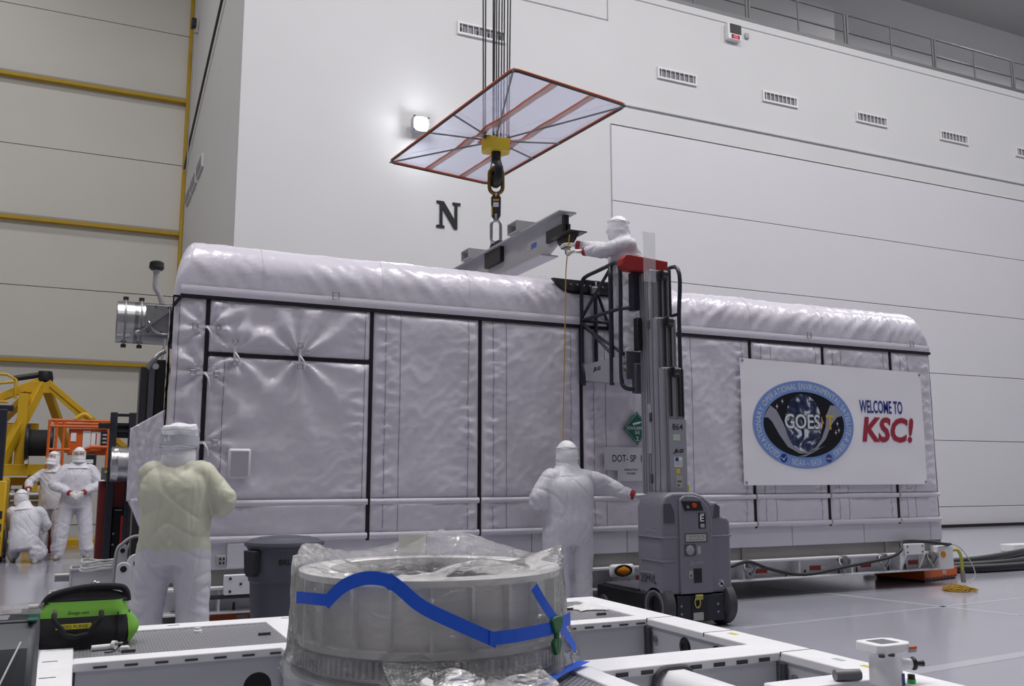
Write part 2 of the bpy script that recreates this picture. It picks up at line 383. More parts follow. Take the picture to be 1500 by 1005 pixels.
# ================================================================== the covered shipping container
CY = 8.6
mat('vinyl', rgb(216, 212, 223), 0.24, bump=0.22, bscale=14, var=0.03, vscale=2.0, spec=0.5, bdist=0.012)
mat('vinyl_hem', rgb(216, 212, 223), 0.36, bump=0.5, bscale=45, spec=0.5, bdist=0.004, stretch=(1, 1, 0.5))
mat('stitch', rgb(140, 137, 150), 0.6)
mat('skirt_white', rgb(205, 204, 214), 0.4)
mat('rail_beige', rgb(138, 136, 134), 0.5, 0.1, var=0.05)
mat('base_white', rgb(222, 222, 226), 0.42, var=0.05, vscale=4)
mat('reflector_red', rgb(168, 52, 40), 0.35)
mat('amber', rgb(210, 130, 20), 0.25)
mat('orange_paint', rgb(206, 92, 24), 0.45, var=0.06, vscale=5)
mat('rubber', rgb(26, 27, 34), 0.5)
mat('clear_window', rgb(176, 173, 184), 0.12, coat=0.6)
ctn = thing('shipping_container', 'long container under a grey white vinyl cover on white steel base', 'container', (5.4, 10.5, 0.2))
def crs(n, k=6.0): return max(0.0, 1 - abs(n) * k) ** 1.5
def wr(x, z, seed=0.0):
    a = noise.noise(Vector((x * 2.0 + z * 1.3 + seed, z * 1.1 - x * 0.5, seed)))
    b = noise.noise(Vector((x * 4.2 - z * 3.0, z * 2.2 + x * 1.6, seed + 7)))
    c = noise.noise(Vector((x * 3.0 + z * 6.0, z * 5.0 - x * 6.0, seed + 3)))
    e = noise.noise(Vector((x * 8 - z * 9, z * 7 + x * 6, seed + 11)))
    return 0.020 * a + 0.004 * b + 0.0045 * crs(b, 5) + 0.0035 * crs(c, 4) + 0.0022 * crs(e, 3) + 0.0012 * e
def panel_fn(x0, x1, z0, z1, seed, ties=()):
    def d(x, z):
        ex = min(x - x0, x1 - x); ez = min(z - z0, z1 - z); e = min(ex, ez)
        v = wr(x, z, seed) + 0.005 * math.sin(z * 46 + 5 * noise.noise(Vector((x * 3, z * 2, seed)))) * math.exp(-((ex - 0.1) / 0.09) ** 2)
        pk = noise.noise(Vector((x * 5 + z * 9, z * 13 - x * 4, seed + 2))); v += 0.011 * crs(pk, 3) * math.exp(-((ex - 0.16) / 0.10) ** 2) * (0 if x1 - x0 < 0.5 else 1)
        for tx, tz, amp in ties:
            dx = x - tx; dz = z - tz; r = math.hypot(dx, dz)
            v += amp * math.cos(9 * math.atan2(dz, dx) + 1.0) * math.exp(-r / 0.35) * min(1, r / 0.06)
        v = (v + 0.004) * min(1, e / 0.05)
        return max(v, -0.012) + 0.024 * (1 - math.exp(-max(e, 0) / 0.03))
    return d
def blanket(x0, x1, z0, z1, seed, ties=(), stitch=(), y=CY, name='cover_panel'):
    d = panel_fn(x0, x1, z0, z1, seed, ties)
    nu = max(6, int((x1 - x0) / 0.024)); nv = max(6, int((z1 - z0) / 0.024))
    o = MB().grid(lambda u, v: (x0 + (x1 - x0) * u, y - d(x0 + (x1 - x0) * u, z0 + (z1 - z0) * v), z0 + (z1 - z0) * v), nu, nv).build(name, 'vinyl', ctn, smooth=True)
    for xs in stitch:
        n = int((z1 - z0) / 0.03)
        MB().grid(lambda u, v: (xs - 0.0035 + 0.007 * u, y - d(xs, z0 + (z1 - z0) * v) - 0.0025, z0 + (z1 - z0) * v), 1, n).build('stitch_line', 'stitch', o, smooth=True)
    return o
XS = [0.66, 0.966, 2.505, 3.66, 4.85, 6.0, 7.165, 8.306, 9.462, 10.19]
t_all = [(0.966, 2.72, .03), (0.966, 2.32, .03), (0.966, 1.68, .03), (1.21, 2.5, .03), (1.80, 2.5, .045)]
ZT, ZH, ZB = 2.985, 1.15, 0.80
for i, (a, b_) in enumerate(zip(XS, XS[1:])):
    g = 0.012; a_, bb = a + g, b_ - g
    st = [a + 0.14, a + 0.29] + ([b_ - 0.14] if b_ - a > 1 else [])
    if i == 0: st = [a + 0.06]
    if i == 1:
        blanket(a_, bb, 2.50, ZT, i, t_all, [b_ - 0.07])
        blanket(a_, bb, ZH, 2.468, i + 20, t_all, [a + 0.16, b_ - 0.07])
    else: blanket(a_, bb, ZH, ZT, i, t_all if i == 0 else (), st)
    blanket(a_, bb, ZB, ZH, i + 40, (), st if i > 1 else [])
    for z in (ZH - 0.035, ZB):
        dz = 0.055
        MB().grid(lambda u, v: (a_ + (bb - a_) * u, CY - 0.036 - 0.012 * math.sin(math.pi * v) - 0.004 * noise.noise(Vector((u * 30, z, i))), z + dz * v), 40, 4).build('hem', 'vinyl_hem', ctn, smooth=True)
for x in XS[1:-1]: B(x - 0.018, x + 0.018, CY - 0.012, CY + 0.03, ZB - 0.02, 3.0).build('seam', 'seam_black', ctn)
B(0.72, 10.19, CY - 0.03, CY + 0.03, 2.982, 3.015).build('seam', 'seam_black', ctn)
B(0.98, 2.49, CY - 0.012, CY + 0.03, 2.466, 2.502).build('seam', 'seam_black', ctn)
MB().bar((0.665, CY - 0.03, 2.90), (0.735, CY - 0.03, 3.0), 0.03, 0.03).build('seam', 'seam_black', ctn)
# solid shell inside
MB().prism([(0.74, CY + 0.03), (10.15, CY + 0.03), (10.15, 12.36), (1.0, 12.36)], (0, 0, 0.58), (1, 0, 0), (0, 1, 0), (0, 0, 2.7)).build('shell', 'rail_beige', ctn)
# roof cover
def xl(y): return 0.66 + (y - CY) * 0.075
prof = [(CY, 3.0), (CY, 3.06), (CY, 3.12), (CY, 3.18), (CY, 3.24)] + [(8.93 - 0.33 * math.cos(a), 3.24 + 0.33 * math.sin(a)) for a in [math.pi / 2 * k / 14 for k in range(1, 15)]]
prof += [(8.93 + k * 0.157, 3.57) for k in range(1, 20)] + [(12.07 + 0.33 * math.sin(a), 3.24 + 0.33 * math.cos(a)) for a in [math.pi / 2 * k / 8 for k in range(0, 9)]] + [(12.4, 3.0)]
NP = len(prof) - 1; NU = 420
def roof(u, v):
    j = min(int(v * NP + 0.5), NP); y, z = prof[j]
    x0 = xl(y); x = x0 + (10.19 - x0) * u
    t = min(x - x0, 10.19 - x); h = 1.0
    if t < 0.16: h = math.sqrt(max(0.0, 1 - (1 - t / 0.16) ** 2)) * 0.9 + 0.1 * min(1, t / 0.16)
    zz = 3.0 + (z - 3.0) * h
    A = 0.012 + 0.022 * math.exp(-((x - 4.42) / 0.35) ** 2) + 0.018 * math.exp(-((x - 6.3) / 0.55) ** 2) + 0.008 * math.exp(-((x - 8.6) / 1.0) ** 2)
    s = j * 0.045
    w = noise.noise(Vector((x * 1.6, s * 1.2, 3))) * 0.9 + (abs(noise.noise(Vector((x * 6.5 - s * 7 if x > 5 else x * 6.5 + s * 6, s * 1.6, 9)))) * 2 - 0.5) * 0.8 + 0.25 * noise.noise(Vector((x * 15, s * 10, 1)))
    w *= A * min(1, j / 4) * min(1, t / 0.1)
    ny, nz = (-1, 0) if j < 5 else ((-math.cos((j - 4) / 14 * math.pi / 2), math.sin((j - 4) / 14 * math.pi / 2)) if j < 19 else (0, 1))
    if j > 38: ny, nz = 1, 0
    return (x, y + ny * (w + 0.012), zz + nz * w)
o = MB().grid(roof, NU, NP).build('roof_cover', 'vinyl', ctn, smooth=True)
for x in (1.45, 2.62, 3.55, 7.2, 8.35, 9.5):
    MB().grid(lambda u, v: (x - 0.005 + 0.01 * u, roof((x - 0.69) / 9.5, v * 0.5)[1] - 0.004 * (1 if v < 0.6 else 0), roof((x - 0.69) / 9.5, v * 0.5)[2] + 0.003), 1, 24).build('seam_tape', 'vinyl_hem', o, smooth=True)
MB().grid(lambda u, v: (0.72 + 9.45 * u, CY - 0.028 - 0.006 * math.sin(math.pi * v) - 0.005 * noise.noise(Vector((u * 80, 0, 2))), 3.016 + 0.085 * v), 300, 4).build('hem', 'vinyl_hem', ctn, smooth=True)
# end face covers
MB().grid(lambda u, v: (xl(CY + 3.8 * u) - 0.012 - wr(3.8 * u, 2.2 * v, 77) * 1.4, CY + 3.8 * u, 0.8 + 2.2 * v), 90, 70).build('end_cover', 'vinyl', ctn, smooth=True)
MB().grid(lambda u, v: (10.19 + wr(3.8 * u, 2.2 * v, 55), CY + 3.8 * u, 0.8 + 2.2 * v), 60, 40).build('end_cover', 'vinyl', ctn, smooth=True)
MB().grid(lambda u, v: (1.0 + 9.19 * u, 12.4, 0.8 + 2.2 * v), 4, 4).build('back_cover', 'vinyl', ctn)
# straps with buckles bridging the seams
def strap(x, z, hor=True, ln=0.2):
    b = MB()
    if hor: b.box(x - ln / 2, x + ln / 2, CY - 0.068, CY - 0.06, z - 0.013, z + 0.013)
    else: b.box(x - 0.013, x + 0.013, CY - 0.068, CY - 0.06, z - ln / 2, z + ln / 2)
    o = b.build('strap', 'vinyl_hem', ctn)
    for s in (-1, 1):
        c = (x + s * ln * 0.42, z) if hor else (x, z + s * ln * 0.42)
        q = 0.022
        MB().tube([(c[0] - q, CY - 0.072, c[1] - q), (c[0] + q, CY - 0.072, c[1] - q), (c[0] + q, CY - 0.072, c[1] + q), (c[0] - q, CY - 0.072, c[1] + q)], 0.005, 6, closed=True).build('buckle', 'dull_steel', o)
    MB().tube(catmull([(x, CY - 0.062, z), (x + 0.03, CY - 0.09, z - 0.05), (x + 0.045, CY - 0.075, z - 0.13)], 4), 0.009, 6).build('strap_tail', 'vinyl_hem', o, smooth=True)
for x, z, hh in ((0.955, 2.72, 1), (0.955, 2.30, 1), (0.97, 1.68, 1), (1.21, 2.5, 0), (1.80, 2.5, 0)): strap(x, z, bool(hh), 0.24)
for x in (2.13, 8.07, 9.83):
    MB().tube([(x - 0.03, CY - 0.05, 3.07), (x + 0.03, CY - 0.05, 3.07), (x + 0.03, CY - 0.05, 3.14), (x - 0.03, CY - 0.05, 3.14)], 0.006, 6, closed=True).build('cover_ring', 'dull_steel', ctn)
w = B(1.19, 1.39, CY - 0.075, CY - 0.03, 1.36, 1.63).build('window_patch', 'vinyl_hem', ctn, bev=0.02)
B(1.215, 1.365, CY - 0.064, CY - 0.079, 1.385, 1.605).build('pane', 'clear_window', w)
# lifting fitting showing through the opened roof cover
lf = MB().prism([(0, 0.13), (0.12, 0), (1.15, -0.02), (1.15, 0.13)], (4.51, CY - 0.03, 3.385), (1, 0, 0), (0, 0.12, 1), (0, 0.06, 0)).build('lift_fitting', 'black', ctn, bev=0.006)
B(4.63, 5.6, CY + 0.0, CY + 0.25, 3.36, 3.40).build('fitting_ledge', 'black', lf)
for k in range(7): MB().cyl((4.72 + 0.08 * k, CY - 0.045, 3.455), (4.72 + 0.08 * k, CY - 0.02, 3.455), 0.012, 8).build('bolt', 'steel', lf)
# white skirt, grey rail, steel base
sk = [0.9, 1.95, 3.10, 4.25, 5.40, 6.55, 7.70, 8.85, 10.0, 10.21]
for a, b_ in zip(sk, sk[1:]): B(a + 0.004, b_ - 0.004, CY - 0.01, CY + 0.03, 0.565, 0.80).build('skirt_panel', 'skirt_white', ctn, bev=0.004)
B(0.86, 10.21, CY + 0.015, CY + 0.1, 0.42, 0.575).build('sill_rail', 'rail_beige', ctn)
for x in (2.2, 4.6, 6.95, 9.2): B(x, x + 0.05, CY - 0.005, CY + 0.02, 0.42, 0.565).build('sill_clip', 'rail_beige', ctn)
bb = MB().box(0.7, 10.2, CY - 0.10, CY + 0.12, 0.40, 0.425).box(0.7, 10.2, CY - 0.10, CY + 0.12, 0.195, 0.215).box(0.7, 10.2, CY + 0.06, CY + 0.08, 0.215, 0.40)
bm_ = bb.build('side_beam', 'base_white', ctn, bev=0.004)
for k in range(11):
    x = 1.15 + 0.82 * k
    B(x, x + 0.02, CY - 0.09, CY + 0.07, 0.215, 0.40).build('stiffener', 'base_white', bm_)
    B(x + 0.3, x + 0.46, CY + 0.045, CY + 0.062, 0.26, 0.31).build('reflector', 'reflector_red' if k % 1 == 0 else 'white_paint', bm_)
    B(x + 0.46, x + 0.60, CY + 0.045, CY + 0.062, 0.26, 0.31).build('reflector', 'white_paint', bm_)
    for dx in (0.15, 0.68): MB().cyl((x + dx, CY - 0.02, 0.215), (x + dx, CY - 0.02, 0.28), 0.012, 8).build('bolt', 'dark_steel', bm_)
B(0.7, 10.2, CY + 0.12, 12.4, 0.25, 0.575).build('base_deck', 'rail_beige', ctn)
B(10.0, 10.26, CY - 0.12, 12.3, 0.2, 0.49).build('end_beam', 'base_white', ctn, bev=0.01)
MB().cyl((10.07, CY - 0.135, 0.385), (10.07, CY - 0.115, 0.385), 0.038, 20).build('marker_light', 'amber', ctn)
# white box bracket near the corner
br = MB().box(9.33, 9.67, CY - 0.19, CY - 0.1, 0.41, 0.54).prism([(0, 0), (0.1, 0.18), (0.0, 0.18)], (9.33, CY - 0.10, 0.23), (0, -1, 0), (0, 0, 1), (0.02, 0, 0)).prism([(0, 0), (0.1, 0.18), (0.0, 0.18)], (9.65, CY - 0.10, 0.23), (0, -1, 0), (0, 0, 1), (0.02, 0, 0)).build('jack_bracket', 'base_white', ctn, bev=0.004)
for dx in (0.04, 0.30):
    for z in (0.44, 0.51): MB().cyl((9.33 + dx, CY - 0.195, z), (9.33 + dx, CY - 0.18, z), 0.011, 8).build('bolt', 'dark_steel', br)
# tie-down rings
def ring(x, z):
    o = MB().tube([(x + 0.07 * math.cos(a), CY - 0.135 - 0.03 * math.sin(a * 2), z - 0.03 + 0.085 * math.sin(a)) for a in [2 * math.pi * k / 16 for k in range(16)]], 0.016, 8, closed=True).build('tie_down_ring', 'dull_steel', ctn, smooth=True)
    MB().cyl((x, CY - 0.16, z + 0.03), (x, CY - 0.05, z + 0.03), 0.045, 12).build('ring_boss', 'dull_steel', o, smooth=40)
for x in (2.2, 3.6, 6.95, 8.38, 9.03, 9.86): ring(x, 0.36)
# amber lamp in white bracket
a = B(5.10, 5.40, CY - 0.16, CY - 0.10, 0.33, 0.46).build('lamp_bracket', 'base_white', ctn, bev=0.03)
MB().lathe([(0.001, 0.012), (0.04, 0.01), (0.05, 0)], (5.25, CY - 0.165, 0.395), (0, -1, 0), 20).build('lens', 'amber', a, smooth=True).scale = (1, 1, 1)
MB().ell((5.25, CY - 0.16, 0.395), (0.085, 0.02, 0.042)).build('lens', 'amber', a, smooth=True)
MB().tube([(5.25 + 0.1 * math.cos(t), CY - 0.162, 0.395 + 0.052 * math.sin(t)) for t in [2 * math.pi * k / 20 for k in range(20)]], 0.012, 6, closed=True).build('gasket', 'black', a, smooth=True)
# left end of the base: socket, plates, bar
s = B(1.13, 1.21, CY - 0.05, CY - 0.01, 0.60, 0.69).build('socket_box', 'light_grey', ctn, bev=0.004)
for dx in (0.02, 0.05):
    for dz in (0.025, 0.06): B(1.135 + dx, 1.15 + dx, CY - 0.054, CY - 0.049, 0.60 + dz - 0.01, 0.60 + dz + 0.01).build('socket', 'black', s)
B(1.22, 1.42, CY - 0.045, CY - 0.01, 0.575, 0.79).build('access_plate', 'skirt_white', ctn, bev=0.006)
pl = B(1.19, 1.56, CY - 0.16, CY - 0.1, 0.36, 0.53).build('mounting_plate', 'base_white', ctn, bev=0.006)
for dx, dz in ((0.05, 0.03), (0.05, 0.14), (0.14, 0.09), (0.32, 0.03), (0.32, 0.14)): MB().cyl((1.19 + dx, CY - 0.168, 0.36 + dz), (1.19 + dx, CY - 0.155, 0.36 + dz), 0.012, 8).build('bolt', 'dark_steel', pl)
MB().cyl((0.8, CY - 0.13, 0.345), (1.9, CY - 0.13, 0.345), 0.02, 8).build('pipe', 'black', ctn)
# duct, vent pipe and the dark slab at the end
dk = thing('exhaust_duct', 'round galvanised duct with clamp bands and damper lever on the container end', 'duct', (0.45, 10.0, 2.72))
MB().lathe([(0.20, 0), (0.215, 0.0), (0.215, 0.2), (0.20, 0.2)], (0.24, 10.0, 2.94), (1, 0, 0), 40, closed=True).build('end_collar', 'steel', dk, smooth=40)
MB().lathe([(0.215, 0), (0.215, 0.55)], (0.40, 10.0, 2.94), (1, 0, 0), 40).build('sleeve', 'steel', dk, smooth=40)
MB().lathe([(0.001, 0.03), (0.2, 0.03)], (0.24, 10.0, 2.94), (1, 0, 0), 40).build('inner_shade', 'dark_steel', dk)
for x in (0.305, 0.455):
    MB().lathe([(0.218, 0), (0.232, 0.004), (0.232, 0.016), (0.218, 0.02)], (x, 10.0, 2.94), (1, 0, 0), 40).build('clamp_band', 'dull_steel', dk, smooth=40)
    B(x - 0.015, x + 0.035, 9.97, 10.03, 3.17, 3.2).build('clamp_bolt', 'dark_steel', dk); B(x - 0.015, x + 0.035, 9.97, 10.03, 2.68, 2.71).build('clamp_bolt', 'dark_steel', dk)
q = B(0.50, 0.86, 9.755, 9.80, 2.80, 3.10).build('damper_plate', 'dull_steel', dk, bev=0.006)
MB().tube([(0.68 + 0.15 * math.cos(t), 9.75, 2.95 + 0.15 * math.sin(t)) for t in [math.pi * (1.05 + 0.9 * k / 12) for k in range(13)]], 0.012, 6).build('quadrant', 'steel', q, smooth=True)
MB().bar((0.44, 9.735, 2.80), (0.74, 9.735, 3.06), 0.02, 0.045, (0, 1, 0)).build('lever', 'dull_steel', q)
MB().ell((0.44, 9.735, 2.80), (0.035, 0.015, 0.03)).build('grip', 'light_grey', q, smooth=True)
for k in range(6): MB().cyl((0.53 + 0.06 * k, 9.745, 2.82 + 0.26 * (k % 2)), (0.53 + 0.06 * k, 9.757, 2.82 + 0.26 * (k % 2)), 0.009, 6).build('rivet', 'dark_steel', q)
vp = thing('vent_pipe', 'bent white pipe with black mushroom cap rising beside the duct', 'pipe', (0.62, 9.9, 3.15))
MB().tube(catmull([(0.66, 9.9, 3.12), (0.63, 9.9, 3.22), (0.585, 9.9, 3.30), (0.58, 9.9, 3.38), (0.585, 9.9, 3.49)], 5), 0.026, 12).build('pipe', 'light_grey', vp, smooth=True)
MB().lathe([(0.032, 0), (0.036, 0.03), (0.03, 0.035)], (0.585, 9.9, 3.455), seg=20).build('collar', 'light_grey', vp, smooth=40)
MB().lathe([(0.02, 0), (0.06, 0.0), (0.075, 0.02), (0.07, 0.075), (0.05, 0.09), (0.001, 0.092)], (0.585, 9.9, 3.49), seg=24).build('cap', 'black', vp, smooth=40)
ds = thing('vertical_chute', 'dark grey upright channel post clamped against the container end below duct', 'channel', (0.6, 9.6, 0.4))
MB().box(0.47, 0.53, 9.5, 9.8, 0.5, 2.44).build('outer_plate', 'dark_steel', ds, bev=0.005)
MB().box(0.545, 0.60, 9.52, 9.8, 0.5, 2.50).build('mid_plate', mat('slate', rgb(96, 97, 108), 0.5), ds, bev=0.005)
MB().box(0.615, 0.70, 9.55, 9.8, 0.5, 2.52).build('inner_plate', 'black', ds, bev=0.005)
MB().tube(catmull([(0.53, 9.48, 2.42), (0.58, 9.46, 2.5), (0.62, 9.48, 2.56), (0.68, 9.5, 2.60)], 4), 0.025, 8).build('clamp', 'dull_steel', ds, smooth=True)
MB().cyl((0.6, 9.48, 2.44), (0.6, 9.44, 2.44), 0.03, 10).build('clamp_knob', 'light_grey', ds)
MB().cyl((0.66, 9.6, 2.5), (0.69, 9.7, 2.74), 0.012, 8).build('tie_rod', 'steel', ds)
# loose flap at the corner
def flap(u, v):
    # u from hinge to free edge, v from bottom to top
    top = 1.97 - 0.17 * u; bot = 1.17 - 0.0 * u
    z = bot + (top - bot) * v
    x = 0.645 - 0.27 * u; y = CY + 0.03 + 0.10 * math.sin(u * 2.5) + 2.0 * wr(u, z, 5)
    return (x, y, z)
MB().grid(flap, 20, 40).build('loose_flap', 'vinyl', ctn, smooth=True, solid=0.006)
MB().grid(lambda u, v: (0.645 - (0.27 - 0.17 * (1 - v)) * u * (0.35 + 0.65 * v), CY + 0.05 + 0.06 * math.sin(u * 2.5) + 2 * wr(u, v, 15), 0.55 + 0.64 * v), 16, 24).build('loose_flap', 'vinyl', ctn, smooth=True, solid=0.006)

# ---- signs on the cover
hp = thing('hazard_placard', 'green diamond hazard placard reading non-flammable gas 2 on the cover', 'placard', (5.51, CY - 0.07, 1.71))
mat('placard_green', rgb(16, 98, 82), 0.4); mat('print_white', rgb(215, 220, 222), 0.5); mat('paper', rgb(206, 204, 214), 0.35); mat('ink', rgb(34, 30, 40), 0.6)
cx, cz, hw, hh = 5.51, 1.90, 0.175, 0.187
MB().prism([(-hw, 0), (0, -hh), (hw, 0), (0, hh)], (cx, CY - 0.075, cz), (1, 0, 0), (0, 0, 1), (0, -0.003, 0)).build('face', 'placard_green', hp)
k = 0.90
MB().tube([(cx - hw * k, CY - 0.079, cz), (cx, CY - 0.079, cz - hh * k), (cx + hw * k, CY - 0.079, cz), (cx, CY - 0.079, cz + hh * k)], 0.0022, 4, closed=True).build('border_line', 'print_white', hp)
MB().bar((cx - 0.055, CY - 0.080, cz + 0.045), (cx + 0.035, CY - 0.080, cz + 0.065), 0.003, 0.022, (0, 0, 1)).prism([(0, -0.009), (0.03, 0.004), (0, 0.012)], (cx + 0.035, CY - 0.0785, cz + 0.065), (1, 0, 0.2), (0, 0, 1), (0, -0.003, 0)).build('cylinder_symbol', 'print_white', hp)
lettering('lettering', 'NON-FLAMMABLE', (cx - 0.13, CY - 0.079, cz - 0.015), (1, 0, 0), (0, 0, 1), 0.037, 0.26, 'print_white', hp, bold=0.01)
lettering('lettering', 'GAS', (cx - 0.03, CY - 0.079, cz - 0.062), (1, 0, 0), (0, 0, 1), 0.037, 0.06, 'print_white', hp, bold=0.01)
lettering('lettering', '2', (cx - 0.015, CY - 0.079, cz - 0.135), (1, 0, 0), (0, 0, 1), 0.048, 0.03, 'print_white', hp, bold=0.01)
ps = thing('paper_sign', 'white paper notice with permit number and inhalation hazard taped to cover', 'sign', (5.4, CY - 0.075, 1.33))
MB().prism([(5.09, 1.695), (5.76, 1.69), (5.76, 1.33), (5.25, 1.33), (5.255, 1.44), (5.09, 1.45)], (0, CY - 0.074, 0), (1, 0, 0), (0, 0, 1), (0, -0.002, 0)).build('sheet', 'paper', ps)
lettering('lettering', 'DOT- SP  11818', (5.19, CY - 0.0765, 1.535), (1, 0, 0), (0, 0, 1), 0.075, 0.55, 'ink', ps, bold=0.004)
lettering('lettering', 'INHALATION', (5.34, CY - 0.0765, 1.44), (1, 0, 0), (0, 0, 1), 0.022, 0.165, 'ink', ps, bold=0.012)
lettering('lettering', 'HAZARD', (5.368, CY - 0.0765, 1.40), (1, 0, 0), (0, 0, 1), 0.022, 0.11, 'ink', ps, bold=0.012)

# ---- banner
bn = thing('welcome_banner', 'white welcome banner with oval space mission emblem hung on container side', 'banner', (8.43, CY - 0.07, 1.27))
bx0, bx1, bz0, bz1 = 6.95, 9.91, 1.275, 2.76; BYY = CY - 0.085
mat('banner_white', rgb(246, 244, 250), 0.28, bump=0.06, bscale=4)
def bsag(u, v): return BYY + 0.004 * noise.noise(Vector((u * 5, v * 4, 0)))
MB().grid(lambda u, v: (bx0 + (bx1 - bx0) * u - 0.0 * v, bsag(u, v), bz0 + (bz1 - 0.04 * u - bz0 + 0.0) * v), 40, 24).build('sheet', 'banner_white', bn, solid=0.0015)
for x, z in ((bx0 + 0.03, bz1 - 0.03), (bx1 - 0.03, bz1 - 0.07), (bx0 + 0.03, bz0 + 0.03), (bx1 - 0.03, bz0 + 0.03)):
    MB().lathe([(0.008, 0), (0.018, 0.0), (0.018, 0.004), (0.008, 0.004)], (x, BYY - 0.006, z), (0, -1, 0), 14, closed=True).build('grommet', 'steel', bn)
mat('emblem_blue', rgb(122, 152, 212), 0.35); mat('emblem_black', rgb(14, 16, 24), 0.35); mat('emblem_grey', rgb(150, 152, 165), 0.35)
mat('emblem_gold', rgb(196, 172, 70), 0.35); mat('navy_ink', rgb(28, 52, 140), 0.4); mat('red_ink', rgb(162, 44, 66), 0.4); mat('flame', rgb(206, 140, 96), 0.4)
em = bpy.data.materials.new('earth_print'); em.use_nodes = True; nt = em.node_tree; pb = nt.nodes['Principled BSDF']; pb.inputs['Roughness'].default_value = 0.35
tc = nt.nodes.new('ShaderNodeTexCoord'); nz = nt.nodes.new('ShaderNodeTexNoise'); nz.inputs['Scale'].default_value = 6.5; nz.inputs['Detail'].default_value = 9; nz.inputs['Distortion'].default_value = 1.6
cr = nt.nodes.new('ShaderNodeValToRGB'); e = cr.color_ramp
e.elements[0].position = 0.36; e.elements[0].color = (*rgb(24, 32, 66), 1); e.elements[1].position = 0.68; e.elements[1].color = (*rgb(225, 226, 235), 1)
for p_, c_ in ((0.46, rgb(46, 56, 100)), (0.51, rgb(62, 72, 66)), (0.54, rgb(120, 124, 150)), (0.6, rgb(200, 202, 216))):
    x_ = e.elements.new(p_); x_.color = (*c_, 1)
nt.links.new(tc.outputs['Object'], nz.inputs['Vector']); nt.links.new(nz.outputs['Fac'], cr.inputs[0]); nt.links.new(cr.outputs[0], pb.inputs['Base Color']); M['earth_print'] = em
ecx, ecz, ea, eb = 7.895, 1.998, 0.79, 0.53          # emblem centre and half axes
def disc(name, m_, a, b_, off, cx_=ecx, cz_=ecz, n=64):
    return MB().prism([(a * math.cos(t), b_ * math.sin(t)) for t in [2 * math.pi * k / n for k in range(n)]], (cx_, BYY - 0.0035 - off, cz_), (1, 0, 0), (0, 0, 1), (0, -0.001, 0)).build(name, m_, bn)
disc('emblem_ring', 'emblem_blue', ea, eb, 0.001)
disc('emblem_field', 'emblem_black', ea * 0.80, eb * 0.745, 0.0022)
def swoosh(pts, off):
    MB().prism(pts, (ecx, BYY - 0.0035 - off, ecz), (1, 0, 0), (0, 0, 1), (0, -0.001, 0)).build('emblem_swoosh', 'emblem_grey', bn)
swoosh([(-0.62, 0.07), (-0.58, 0.14), (-0.52, 0.215), (-0.43, 0.16), (-0.34, 0.02), (-0.24, -0.18), (-0.10, -0.30), (0.06, -0.335), (0.20, -0.30), (0.05, -0.35), (-0.10, -0.35), (-0.28, -0.27), (-0.40, -0.13), (-0.50, 0.02), (-0.56, 0.07)], 0.0034)
swoosh([(0.61, 0.12), (0.57, 0.17), (0.50, 0.24), (0.42, 0.245), (0.35, 0.12), (0.33, -0.02), (0.26, -0.16), (0.16, -0.27), (0.05, -0.32), (0.02, -0.34), (0.18, -0.29), (0.32, -0.17), (0.42, 0.0), (0.52, 0.10)], 0.0034)
swoosh([(-0.12, -0.385), (0.05, -0.35), (0.18, -0.29), (0.31, -0.255), (0.22, -0.285), (0.10, -0.34), (-0.02, -0.385)], 0.0048)
disc('emblem_globe', 'earth_print', 0.285, 0.345, 0.0060, ecx - 0.02, ecz + 0.02)
for x, z in ((-0.335, 0.27), (-0.42, 0.205), (0.52, 0.02), (0.54, -0.06), (0.49, -0.09)):
    s = 0.026; MB().prism([(-s, 0), (-0.005, -0.005), (0, -s * 1.3), (0.005, -0.005), (s, 0), (0.005, 0.005), (0, s * 1.3), (-0.005, 0.005)], (ecx + x, BYY - 0.0075, ecz + z), (1, 0, 0), (0, 0, 1), (0, -0.001, 0)).build('emblem_star', 'print_white', bn)
s = 0.05; MB().prism([(-s, 0), (-0.015, -0.02), (0, -s * 1.5), (0.015, -0.02), (s * 0.7, 0), (0.015, 0.02), (0, s * 1.5), (-0.015, 0.02)], (ecx + 0.27, BYY - 0.0088, ecz + 0.03), (1, 0, 0), (0, 0, 1), (0, -0.001, 0)).build('emblem_flame', 'flame', bn)
lettering('lettering', 'GOES', (ecx - 0.325, BYY - 0.009, ecz - 0.065), (1, 0, 0), (0, 0, 1), 0.20, 0.575, 'emblem_black', bn, bold=0.055)
lettering('lettering', 'GOES', (ecx - 0.315, BYY - 0.0105, ecz - 0.055), (1, 0, 0), (0, 0, 1), 0.18, 0.555, 'print_white', bn, bold=0.02)
lettering('lettering', 'T', (ecx + 0.335, BYY - 0.009, ecz - 0.055), (1, 0, 0), (0, 0, 1), 0.18, 0.13, 'emblem_gold', bn, bold=0.03)
